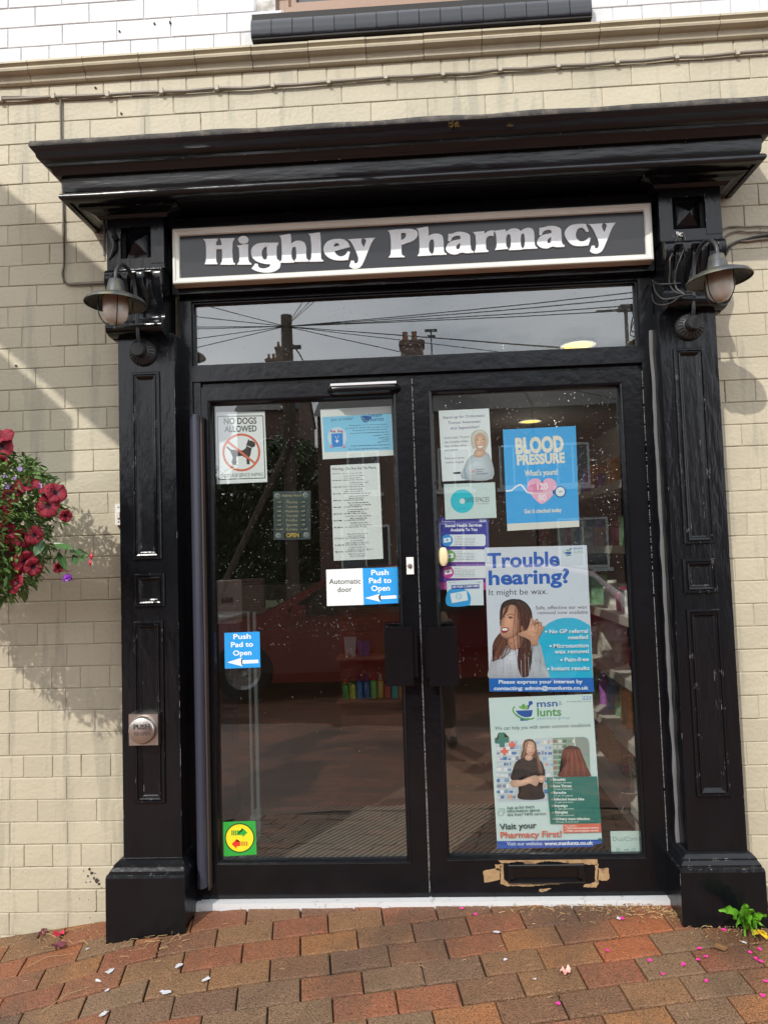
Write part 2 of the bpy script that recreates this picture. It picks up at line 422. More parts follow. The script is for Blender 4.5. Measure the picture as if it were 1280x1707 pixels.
# capitals
def capital(p, x0, x1, xs0, xs1):
    zt, zb = 2.664, 2.452
    bm = NB()
    # cove under the soffit
    prof = [(-.205, 2.676), (-.205, 2.668), (-.195, 2.664), (-.175, 2.662), (-.158, 2.656), (-.150, 2.646), (-.147, 2.644), (-.13, 2.644)]
    rings = []
    for y, z in prof:
        e = -y - .13; rings.append([bm.verts.new(v) for v in ((x0 - e, .004, z), (x0 - e, y, z), (x1 + e, y, z), (x1 + e, .004, z))])
    for A, B in zip(rings, rings[1:]):
        for k in range(3): bm.faces.new((A[k], A[k + 1], B[k + 1], B[k]))
    bmesh.ops.recalc_face_normals(bm, faces=bm.faces)
    obj('cap_moulding', bm, blackh, p)
    # block with a recessed pyramid
    w = x1 - x0; rx0, rx1 = x0 + w * .24, x0 + w * .775; rz1, rz0 = 2.618, 2.494
    if x0 > 0: rx0, rx1 = x0 + w * .215, x0 + w * .745
    bm = NB()
    y = -.13
    box(bm, x0, rx0, y, .004, zb, 2.645); box(bm, rx1, x1, y - .0015, .004, zb + .018, 2.645); box(bm, rx0 , rx1, y + .001, .004, rz1, 2.645); box(bm, rx0, rx1, y + .001, .004, zb, rz0); box(bm, rx1, x1, y + .001, .004, zb, zb + .018)
    obj('cap_block', bm, black, p, bev=.0015)
    bm = NB(); box(bm, rx0 - .002, rx1 + .002, -.098, -.05, rz0 - .002, rz1 + .002)
    mx_, mz_ = (rx0 + rx1) / 2, (rz0 + rz1) / 2; e = .008
    c = [bm.verts.new(v) for v in ((rx0 + e, -.0985, rz0 + e), (rx1 - e, -.0985, rz0 + e), (rx1 - e, -.0985, rz1 - e), (rx0 + e, -.0985, rz1 - e))]; t = bm.verts.new((mx_, -.138, mz_))
    for k in range(4): bm.faces.new((c[k], c[(k + 1) % 4], t))
    obj('pyramid_panel', bm, blackw, p)
    # console with three flutes
    prof = spline([(0, -.112, 2.452), (0, -.140, 2.447), (0, -.162, 2.432), (0, -.168, 2.408), (0, -.160, 2.375), (0, -.140, 2.33), (0, -.124, 2.29), (0, -.120, 2.262), (0, -.131, 2.246), (0, -.143, 2.240), (0, -.158, 2.228), (0, -.161, 2.212), (0, -.150, 2.197), (0, -.128, 2.190), (0, -.098, 2.188)], 5)
    nx = 56; grid = []; xa, xb = x0 + .004, x1 - .004
    for pt in prof:
        row = []
        for k in range(nx + 1):
            u = k / nx; d = 0
            for c_ in (.22, .50, .78):
                s = (u - c_) / .085; v = (2.425 - pt.z) / .13
                if abs(s) < 1 and 0 < v < 1:
                    wv = math.sqrt(1 - s * s) * (1 - v) ** .8 * min(1, v * 6)
                    d = .026 * wv
                s2 = (u - c_) / .13
                if 1 <= abs(s) and abs(s2) < 1 and 0 < v < 1: d = -.004 * (1 - abs(s2)) * min(1, v * 8)
            row.append((xa + (xb - xa) * u, pt.y + d, pt.z))
        grid.append(row)
    bm = NB(); V = [[bm.verts.new(c) for c in row] for row in grid]
    for A, B in zip(V, V[1:]):
        for k in range(nx): bm.faces.new((A[k], A[k + 1], B[k + 1], B[k]))
    for side in (0, nx):
        back = [bm.verts.new((r[side].co.x, .004, r[side].co.z)) for r in V]
        for i in range(len(V) - 1): bm.faces.new((V[i][side], V[i + 1][side], back[i + 1], back[i]))
    bmesh.ops.recalc_face_normals(bm, faces=bm.faces)
    obj('console', bm, blackh, p, smooth=True)
    bm = NB(); box(bm, xa + .006, xb - .006, -.095, .003, 2.185, 2.46); obj('console_core', bm, black, p)
capital(pL, -1.127, -.902, 0, 0); capital(pR, .984, 1.211, 0, 0)
# thin upright strap and cable on the left capital
# door frame ---------------------------------------------------------
bm = NB()
box(bm, -.885, -.840, -.004, .10, -.03, 2.375)      # left jamb
box(bm, .932, .985, -.004, .10, -.03, 2.375)        # right jamb
box(bm, -.8395, .9315, -.002, .10, 2.358, 2.374)    # head
box(bm, -.8395, .9315, -.003, .10, 2.030, 2.094)    # transom rail
box(bm, -.8395, -.810, .006, .10, -.02, 2.0295)
box(bm, -.8395, .9315, .022, .10, 2.0125, 2.0295)
obj('door_frame', bm, blackd, SF, bev=.003)
bm = NB(); picture_frame(bm, -.8395, .9315, 2.094, 2.358, .022, [(0, 0), (0, .012), (.006, .012), (.010, 0), (.010, -.012)])
obj('transom_bead', bm, plasticb, SF)
def glass_mat(name, refl=.12, tint=(.86, .89, .88)):
    m = bpy.data.materials.new(name); m.use_nodes = True; n = m.node_tree.nodes; l = m.node_tree.links.new; n.clear()
    o = n.new('ShaderNodeOutputMaterial'); mixn = n.new('ShaderNodeMixShader'); t = n.new('ShaderNodeBsdfTransparent'); g = n.new('ShaderNodeBsdfGlossy')
    t.inputs[0].default_value = (*tint, 1); g.inputs['Roughness'].default_value = 0.0; g.inputs[0].default_value = (.96, .99, 1, 1)
    fr0 = n.new('ShaderNodeLayerWeight'); fr0.inputs[0].default_value = .5; fr = n.new('ShaderNodeMath'); fr.operation = 'POWER'; fr.inputs[1].default_value = 5; l(fr0.outputs['Facing'], fr.inputs[0])
    mr = n.new('ShaderNodeMapRange'); mr.inputs[1].default_value = 0; mr.inputs[2].default_value = 1; mr.inputs[3].default_value = refl; mr.inputs[4].default_value = 1
    tcn = n.new('ShaderNodeTexCoord'); nz_ = n.new('ShaderNodeTexNoise'); nz_.inputs['Scale'].default_value = 1.3; nz_.inputs['Detail'].default_value = 1
    bp = n.new('ShaderNodeBump'); bp.inputs['Strength'].default_value = .12; bp.inputs['Distance'].default_value = .004
    l(tcn.outputs['Object'], nz_.inputs['Vector']); l(nz_.outputs['Fac'], bp.inputs['Height']); l(bp.outputs[0], g.inputs['Normal'])
    l(fr.outputs[0], mr.inputs[0]); l(mr.outputs[0], mixn.inputs[0]); l(t.outputs[0], mixn.inputs[1]); l(g.outputs[0], mixn.inputs[2]); l(mixn.outputs[0], o.inputs[0])
    return m
glassm = glass_mat('window_glass', .13)
def sheet(x0, x1, z0, z1, y):
    bm = NB(); bm.faces.new([bm.verts.new(v) for v in ((x0, y, z0), (x1, y, z0), (x1, y, z1), (x0, y, z1))]); return bm
GY = .030
obj('transom_pane', sheet(-.8295, .9215, 2.104, 2.348, GY), glass_mat('transom_glass', .18), SF)
# doors ---------------------------------------------------------------
def door(xa, xb, ga, gb, gz0, gz1, label):
    d = thing('door', None, None); d.parent = SF; d.location = Vector((xa, .03, 0)) - Vector(SF.location); d['label'] = label
    z0, z1 = .0115, 2.008; y0, y1 = .006, .052
    bm = NB(); box(bm, xa, ga, y0, y1, z0, z1); box(bm, gb, xb, y0, y1, z0, z1); box(bm, ga + .0002, gb - .0002, y0 - .0008, y1, gz1, z1); box(bm, ga + .0002, gb - .0002, y0 - .0008, y1, z0, gz0)
    obj('door_leaf_frame', bm, blackd, d, bev=.0025)
    bm = NB(); picture_frame(bm, ga - .001, gb + .001, gz0 - .001, gz1 + .001, y0, [(0, -.004), (0, .004), (.003, .006), (.009, .004), (.015, -.006), (.015, -.024)])
    obj('glazing_bead', bm, blackd, d)
    obj('pane', sheet(ga + .010, gb - .010, gz0 + .010, gz1 - .010, GY), glassm, d)
    return d
dL = door(-.808, .0355, -.780, -.030, .140, 1.952, 'left door leaf with the door sensor above and green arrow sticker')
dR = door(.0425, .930, .104, .853, .148, 1.956, 'right door leaf covered with posters and a letterbox at its foot')
# brush seal between leaves & worn edge of right jamb
bm = NB()
for i in range(150):
    z = .03 + i * .0132 + rb.uniform(-.003, .003); box(bm, .0362, .0362 + rb.uniform(.002, .0042), .003, .02, z, z + rb.uniform(.006, .013))
obj('brush_seal', bm, pm('pale_brush_seal', (.17, .17, .17), .8), dR)
bm = NB()
for i in range(230):
    z = .03 + i * .00855; wv = rb.uniform(.0005, .0045) if z < 1.2 else rb.uniform(.0, .0035)
    if wv > .0008: box(bm, .9305, .9305 + wv, -.001, .004, z, z + rb.uniform(.003, .0085))
tag(obj('perished_seal', bm, pm('flaking_white_seal', (.24, .24, .235), .8), SF), kind='stuff')
# lumpy grey caulk beside right pilaster
bm = NB(); tube(bm, [(.969 + .003 * mnoise.noise(Vector((z * 6, 0, 0))), -.012 + .006 * mnoise.noise(Vector((z * 9, 4, 0))), z) for z in [.2 + i * .03 for i in range(66)]], [.008 + .004 * mnoise.noise(Vector((i * .37, 7, 1))) for i in range(66)], 8)
obj('caulk_bead', bm, pm('grey_caulk', (.13, .13, .135), .6, bump=.6, bscale=50), SF, smooth=True)
# finger guard strip on the left
bm = NB(); pts = []
for a in range(9):
    t = math.pi * a / 8; pts.append((-.8245 - .0225 * math.cos(t), -.010 - .045 * math.sin(t)))
a = [bm.verts.new((x, y, .075)) for x, y in pts]; b = [bm.verts.new((x, y, 1.890)) for x, y in pts]
for i in range(len(pts) - 1): bm.faces.new((a[i], a[i + 1], b[i + 1], b[i]))
bm.faces.new(a); bm.faces.new(b[::-1]); bmesh.ops.recalc_face_normals(bm, faces=bm.faces)
obj('finger_guard', bm, pm('blue_grey_guard', (.045, .047, .07), .3, bump=.2, bscale=15), SF, smooth=True)
bm = NB(); box(bm, -.8035, -.797, -.03, .004, .06, 1.885); obj('guard_edge', bm, pm('brown_guard_edge', (.05, .035, .028), .6, bump=.4), SF)
bm = NB(); box(bm, -.86, .935, -.028, .09, -.022, .0095); obj('threshold', bm, thr, SF, bev=.003)
# letterbox -----------------------------------------------------------
tape = pm('brown_parcel_tape', (.34, .22, .11), .5, bump=.6, bscale=60, var=.2, vscale=30, col2=(.16, .10, .06), c2scale=40, c2pos=(.55, .62))
c4 = lambda x, y: (780 + x * .234375, 1150 + y * .234375)
def poly_bm(pts, y0, y1, bm=None):
    bm = bm or NB(); f = []; b = []
    for (px, py) in pts:
        x, z = Q(px, py, y0); f.append(bm.verts.new((x, y0, z))); b.append(bm.verts.new((x, y1, z)))
    bm.faces.new(f); bm.faces.new(b[::-1])
    for i in range(len(f)):
        j = (i + 1) % len(f); bm.faces.new((f[i], b[i], b[j], f[j]))
    bmesh.ops.recalc_face_normals(bm, faces=bm.faces); return bm
def tape_poly(cp):
    out = []
    n = len(cp)
    for i in range(n):
        a = cp[i]; b = cp[(i + 1) % n]; L_ = math.hypot(b[0] - a[0], b[1] - a[1]); k = max(1, int(L_ / 14))
        for j in range(k):
            t = j / k; out.append((a[0] + (b[0] - a[0]) * t + rb.uniform(-3, 3), a[1] + (b[1] - a[1]) * t + rb.uniform(-3, 3)))
    return [c4(*p) for p in out]
lb = thing('letterbox', None, None); lb.parent = dR; lb.location = Vector((.4, 0, .1)) - Vector((dR.location)) - Vector(SF.location)
bm = NB()
for pl in ([(203, 1205), (700, 1190), (800, 1200), (920, 1205), (915, 1245), (750, 1235), (560, 1218), (420, 1245), (380, 1220), (240, 1235)],
           [(230, 1235), (250, 1245), (255, 1350), (290, 1375), (480, 1385), (640, 1368), (700, 1360), (690, 1378), (420, 1398), (270, 1395), (232, 1380)],
           [(105, 1290), (215, 1268), (228, 1300), (225, 1350), (150, 1368), (118, 1372)], [(905, 1245), (925, 1240), (928, 1375), (910, 1405), (820, 1402), (830, 1385), (900, 1370)],
           [(920, 1270), (1000, 1268), (1002, 1345), (985, 1358), (918, 1352)], [(510, 1415), (590, 1412), (560, 1432), (525, 1442), (505, 1430)], [(190, 1245), (230, 1240), (225, 1285), (195, 1280)]):
    poly_bm(tape_poly(pl), .0040, .0052, bm)
obj('brown_tape', bm, tape, lb)
def c4frame(bm, a, b, prof, y, close=False):
    x0, z1 = Q(*c4(*a), y); x1, z0 = Q(*c4(*b), y); picture_frame(bm, x0, x1, z0, z1, y, prof, close=close)
bm = NB(); c4frame(bm, (278, 1238), (828, 1365), [(0, 0), (0, .010), (.003, .012), (.009, .012), (.012, .006), (.012, -.02)], .004); obj('frame', bm, plasticb, lb)
bm = NB(); x0, z1 = Q(*c4(325, 1265), .004); x1, z0 = Q(*c4(790, 1320), .004); box(bm, x0 - .01, x1 + .014, .0, .006, z0 - .004, z1 + .003); obj('flap', bm, pm('letterbox_dark', (.003, .003, .003), .25), lb)
for hp in ([(285, 1262), (325, 1262), (330, 1350), (288, 1350)], [(780, 1250), (820, 1250), (825, 1345), (785, 1340)]):
    obj('hinge', poly_bm([c4(*p) for p in hp], -.009, .0), plasticb, lb, bev=.001)
# pull plates ----------------------------------------------------------
for (a, b, par) in (((640, 1046), (690, 1143), dL), ((713, 1046), (764, 1143), dR)):
    hd = thing('pull_plate', None, None); hd.parent = par; hd.location = -Vector(par.location) - Vector(SF.location)
    x0, z1 = Q(a[0], a[1], -.038); x1, z0 = Q(b[0], b[1], -.038)
    bm = NB(); box(bm, x0, x1, -.040, -.026, z0, z1); obj('plate', bm, plasticb, hd, bev=.003)
    bm = NB(); xm = .005 if par is dL else .075; box(bm, xm - .02, xm + .018, -.027, .008, z0 + .03, z1 - .03); obj('bracket', bm, plasticb, hd)
    bm = NB(); box(bm, x0 - .002, x1 - .01, .046, .055, z0 + .0, z1 + .012); obj('inner_plate', bm, plasticb, hd, bev=.002)
# lock plate
bm = NB(); x0, z1 = Q(677, 929, 0); x1, z0 = Q(690, 957, 0); box(bm, x0, x1, -.004, .006, z0, z1); obj('lock_plate', bm, wplastic, dL, bev=.0015)
bm = NB(); lathe(bm, [(0, 0), (.008, 0), (.009, .004), (.009, .008), (0, .009)], P3(683, 943, -.001), (0, -1, 0), 16); bm2 = bm; box(bm2, *(lambda p: (p.x - .0015, p.x + .0015, -.014, -.008, p.z - .006, p.z + .006))(P3(683, 943, 0))); obj('lock_cylinder', bm2, steel, dL)
# cream oval latch on right door
bm = NB(); lathe(bm, [(0, .018), (.014, .017), (.018, .013), (.0195, .008), (.0195, 0)], (0, 0, 0), (0, -1, 0), 24)
c = P3(739, 928, .0)
for v in bm.verts: v.co.x = v.co.x * 1.0 + c.x; v.co.z = max(-.036, min(.036, v.co.z * 2.1)) + c.z; v.co.y += .03
obj('thumb_turn', bm, pm('cream_plastic', (.72, .60, .36), .3), dR, smooth=True)
# door sensor
sen = thing('door_sensor', None, None); sen.parent = dL; sen.location = -Vector(dL.location) - Vector(SF.location)
x0, z0 = Q(545, 652, -.03); x1, z1 = Q(667, 640, -.03)
zc = (z0 + z1) / 2
pr = [(-.002, zc + .022), (-.028, zc + .018), (-.040, zc + .008), (-.043, zc - .004), (-.038, zc - .016), (-.02, zc - .022), (-.002, zc - .022)]
bm = NB(); N = 14; rings = []
for k in range(N + 1):
    t = k / N; x = x0 + (x1 - x0) * t; e = min(1, math.sqrt(max(0, 1 - (abs(t - .5) * 2) ** 14)) + .0); e = max(.3, e)
    rings.append([bm.verts.new((x, y * e if y < -.01 else y, zc + (z - zc) * e)) for y, z in pr])
for A, B in zip(rings, rings[1:]):
    for k in range(len(pr) - 1): bm.faces.new((A[k], A[k + 1], B[k + 1], B[k]))
bm.faces.new(rings[0]); bm.faces.new(rings[-1][::-1]); bmesh.ops.recalc_face_normals(bm, faces=bm.faces)
obj('housing', bm, plasticb, sen, smooth=True)
bm = NB(); xx0, xx1 = x0 + .015, x1 - .015
bm.faces.new([bm.verts.new(v) for v in ((xx0, -.0285, zc + .0195), (xx1, -.0285, zc + .0195), (xx1, -.0418, zc + .0075), (xx0, -.0418, zc + .0075))]); 
r = bmesh.ops.extrude_face_region(bm, geom=bm.faces[:]); bmesh.ops.translate(bm, verts=[v for v in r['geom'] if isinstance(v, bmesh.types.BMVert)], vec=(0, -.0015, .0015))
bmesh.ops.recalc_face_normals(bm, faces=bm.faces); obj('silver_trim', bm, alu, sen)

# mud splashes low on the left wall
bm = NB()
for (px, py, r_) in ((150, 1449, 2.5), (153, 1455, 3.2), (147, 1460, 2.0), (157, 1464, 2.2), (162, 1468, 3.6), (166, 1473, 3.0), (144, 1471, 1.4), (151, 1470, 1.3), (170, 1480, 1.2), (140, 1452, 1.0), (159, 1456, 1.2), (148, 1500, 1.0), (133, 1498, .9), (127, 1520, 1.0), (160, 1519, 1.1), (150, 1530, 1.0)):
    c = P3(px, py, -.0012); r2 = r_ / 427
    vs = [bm.verts.new((c.x + math.cos(k * .8) * r2 * rb.uniform(.5, 1.3), c.y, c.z + math.sin(k * .8) * r2 * rb.uniform(.5, 1.4))) for k in range(8)]
    bm.faces.new(vs)
tag(obj('mud_splash', bm, pm('dried_mud', (.05, .04, .03), .9), wall), kind='stuff')
# ================================================================= shop sign
SY = -.088
sign = thing('shop_sign', 'long black name board with raised white lettering in a cream frame under the cornice', 'sign', (.045, SY, 2.40))
sx0, sx1, sz0, sz1 = -.882, .969, 2.3975, 2.6195
bm = NB(); picture_frame(bm, sx0, sx1, sz0, sz1, SY, [(0, -.04), (0, .004), (.003, .008), (.010, .009), (.013, .004), (.020, .001), (.0245, .002), (.027, -.004), (.027, -.010)])
obj('frame', bm, whitef, sign)
bm = NB(); box(bm, sx0 + .02, sx1 - .02, SY + .007, SY + .03, sz0 + .02, sz1 - .02); obj('board', bm, signb, sign)
def outline(raw, ox, oy, sc, n=5):
    """points (x, y) smooth or (x, y, 1) corner, closed"""
    P = [(p[0], p[1], len(p) > 2) for p in raw]; N = len(P); out = []
    for i in range(N):
        p0, p1, p2, p3 = P[i - 1], P[i], P[(i + 1) % N], P[(i + 2) % N]
        t1 = (0, 0) if p1[2] else ((p2[0] - p0[0]) / 2, (p2[1] - p0[1]) / 2)
        t2 = (0, 0) if p2[2] else ((p3[0] - p1[0]) / 2, (p3[1] - p1[1]) / 2)
        L_ = math.hypot(p2[0] - p1[0], p2[1] - p1[1])
        for t in (t1, t2): pass
        def cl(t):
            m_ = math.hypot(*t); return t if m_ <= L_ * 1.2 or m_ == 0 else (t[0] * L_ * 1.2 / m_, t[1] * L_ * 1.2 / m_)
        t1, t2 = cl(t1), cl(t2)
        nn = 1 if (p1[2] and p2[2]) else n
        for k in range(nn):
            t = k / nn; h1 = 2 * t ** 3 - 3 * t * t + 1; h2 = t ** 3 - 2 * t * t + t; h3 = -2 * t ** 3 + 3 * t * t; h4 = t ** 3 - t * t
            out.append((ox + sc * (h1 * p1[0] + h2 * t1[0] + h3 * p2[0] + h4 * t2[0]), oy + sc * (h1 * p1[1] + h2 * t1[1] + h3 * p2[1] + h4 * t2[1])))
    return out
def letter_mesh(loops, y0, y1):
    """filled outline with holes via a 2D curve, as a solid mesh"""
    cu = bpy.data.curves.new('letter', 'CURVE'); cu.dimensions = '2D'; cu.fill_mode = 'BOTH'; cu.extrude = (y1 - y0) / 2; cu.bevel_depth = .0009; cu.bevel_resolution = 1
    for lp in loops:
        s = cu.splines.new('POLY'); s.points.add(len(lp) - 1); s.use_cyclic_u = True
        for i, (px, py) in enumerate(lp):
            x, z = Q(px, py, y0); s.points[i].co = (x, z, 0, 1)
    o = bpy.data.objects.new('tmp', cu); COL.objects.link(o); bpy.context.view_layer.update()
    me = bpy.data.meshes.new_from_object(o.evaluated_get(bpy.context.evaluated_depsgraph_get())); bpy.data.objects.remove(o); bpy.data.curves.remove(cu)
    for v in me.vertices: x, z, d = v.co; v.co = (x, (y0 + y1) / 2 - d, z)
    return me
LA = (330, 380); LB = (480, 370); LC = (640, 370); LD = (760, 360); LE = (880, 350)
def ell(cx, cy, rx, ry, n=14): return [(cx + rx * math.cos(2 * math.pi * k / n), cy + ry * math.sin(2 * math.pi * k / n)) for k in range(n)]
aO = [(860, 160, 1), (900, 158), (980, 135), (1060, 138), (1130, 165), (1145, 210), (1150, 300), (1160, 370), (1190, 392, 1), (1188, 408, 1), (1100, 415), (1045, 405, 1), (1010, 412), (960, 432), (890, 425), (840, 390), (828, 350), (850, 295), (910, 255), (1018, 232, 1), (1020, 200), (990, 182), (940, 188), (905, 210), (885, 255, 1), (855, 255, 1)]
aI = [(1015, 282), (985, 295), (960, 325), (965, 360), (990, 365), (1012, 345)]
yO = [(805, 232, 1), (985, 222, 1), (974, 245), (980, 285), (1010, 345, 1), (1038, 275), (1042, 240), (1022, 220, 1), (1155, 212, 1), (1135, 240), (1105, 290), (1065, 390), (1020, 500), (980, 580), (930, 615), (870, 618), (820, 590, 1), (845, 518, 1), (880, 520, 1), (885, 548), (910, 555), (935, 530), (940, 480), (920, 420), (880, 330), (840, 262)]
off = lambda L_, dx, dy: [(p[0] + dx, p[1] + dy) + tuple(p[2:]) for p in L_]
LETTERS = [
 (LA, [[(75, 150, 1), (265, 145, 1), (262, 162), (245, 185), (243, 235, 1), (320, 232, 1), (316, 185), (298, 143, 1), (487, 137, 1), (483, 155), (463, 185), (458, 300), (464, 420), (475, 460), (495, 475, 1), (495, 488, 1), (305, 488, 1), (310, 472), (325, 445), (327, 380), (326, 282, 1), (245, 280, 1), (243, 380), (247, 450), (260, 470, 1), (260, 482, 1), (95, 482, 1), (105, 460), (113, 400), (113, 280), (103, 185)]]),
 (LA, [ell(607, 158, 66, 50), [(525, 238, 1), (668, 215, 1), (668, 320), (675, 430), (690, 460), (712, 475, 1), (708, 487, 1), (530, 487, 1), (535, 473), (553, 445), (556, 350), (548, 270)]]),
 (LA, [[(1075, 198, 1), (1065, 218), (1050, 240), (1047, 330), (1052, 410), (1085, 440), (1100, 480), (1080, 540), (1000, 582), (900, 592), (790, 575), (720, 540, 1), (768, 478, 1), (798, 482, 1), (805, 515), (835, 538), (890, 543), (945, 525), (968, 500), (962, 480), (900, 478), (800, 450), (735, 400), (713, 335), (725, 265), (780, 218), (860, 200), (960, 200)], [(918, 248), (882, 262), (855, 300), (848, 350), (862, 400), (890, 424), (915, 418), (925, 380), (923, 300)]]),
 (LB, [[(-110, 183, 1), (30, 162, 1), (39, 200), (40, 298, 1), (90, 262), (150, 252), (215, 275), (240, 340), (242, 440), (250, 490), (278, 512, 1), (275, 527, 1), (92, 530, 1), (98, 508), (115, 480), (114, 400), (106, 340), (85, 328), (55, 350), (46, 400), (50, 480), (83, 524, 1), (80, 540, 1), (-105, 543, 1), (-95, 525), (-79, 500), (-78, 400), (-83, 270), (-90, 215)]]),
 (LB, [[(278, 160, 1), (425, 142, 1), (432, 200), (437, 330), (440, 470), (450, 500), (472, 515, 1), (468, 525, 1), (288, 528, 1), (298, 508), (313, 480), (316, 350), (307, 230), (298, 185)]]),
 (LB, [[(640, 228), (740, 235), (800, 280), (825, 332, 1), (620, 385, 1), (640, 430), (690, 462), (740, 455), (775, 430), (800, 395, 1), (825, 400, 1), (800, 505, 1), (700, 512), (600, 500), (520, 455), (480, 390), (485, 320), (540, 255)], [(612, 335, 1), (615, 300), (650, 279), (685, 295), (690, 316, 1)]]),
 (LB, [yO]),
 (LC, [[(52, 115, 1), (200, 100), (360, 95), (425, 115), (445, 160), (425, 215), (380, 250), (300, 280), (232, 305, 1), (230, 380), (240, 440), (272, 458, 1), (272, 468, 1), (65, 473, 1), (72, 460), (90, 435), (95, 300), (88, 190), (75, 140)], [(225, 150, 1), (265, 143), (295, 160), (290, 200), (260, 230), (226, 245, 1)]]),
 (LC, [[(438, 88, 1), (583, 62, 1), (590, 110), (592, 190, 1), (640, 165), (700, 157), (760, 172), (785, 215), (792, 300), (798, 395), (830, 425, 1), (828, 435, 1), (640, 440, 1), (648, 425), (665, 400), (670, 300), (660, 242), (635, 230), (605, 255), (596, 310), (600, 390), (635, 430, 1), (630, 445, 1), (450, 453, 1), (458, 436), (472, 410), (475, 280), (467, 170), (458, 115)]]),
 (LC, [aO, aI]),
 (LD, [[(225, 218, 1), (372, 205, 1), (378, 245, 1), (420, 208), (500, 192, 1), (498, 265, 1), (450, 262), (412, 282), (395, 320), (395, 400), (402, 445), (430, 465, 1), (428, 477, 1), (245, 487, 1), (250, 470), (264, 440), (268, 350), (260, 265), (248, 240)]]),
 (LD, [[(508, 200, 1), (655, 182, 1), (665, 215, 1), (710, 182), (770, 168), (830, 180), (860, 207, 1), (900, 177), (960, 159), (1015, 175), (1036, 225), (1041, 320), (1050, 395), (1082, 425, 1), (1078, 433, 1), (895, 440, 1), (903, 420), (916, 390), (918, 300), (908, 242), (885, 233), (862, 262), (858, 340), (866, 410), (892, 435, 1), (885, 447, 1), (705, 455, 1), (713, 437), (729, 405), (732, 320), (723, 257), (702, 240), (680, 252), (665, 292), (664, 370), (672, 412), (690, 428, 1), (690, 437, 1), (520, 452, 1), (528, 436), (541, 410), (541, 330), (535, 250), (525, 222)]]),
 (LE, [off(aO, -707, 80), off(aI, -707, 80)]),
 (LE, [[(768, 188, 1), (802, 285, 1), (775, 290, 1), (745, 250), (700, 233), (655, 260), (632, 320), (642, 378), (685, 417), (735, 420), (778, 400), (805, 368, 1), (832, 375, 1), (800, 470, 1), (700, 480), (600, 470), (530, 410), (490, 330), (500, 270), (560, 212), (650, 190)]]),
 (LE, [off(yO, 5, -40)]),
]
for (o_, loops) in LETTERS:
    me = letter_mesh([outline(lp, o_[0], o_[1], .125) for lp in loops], SY + .0015, SY + .0075)
    me.materials.append(letm); link('letter', me, sign)

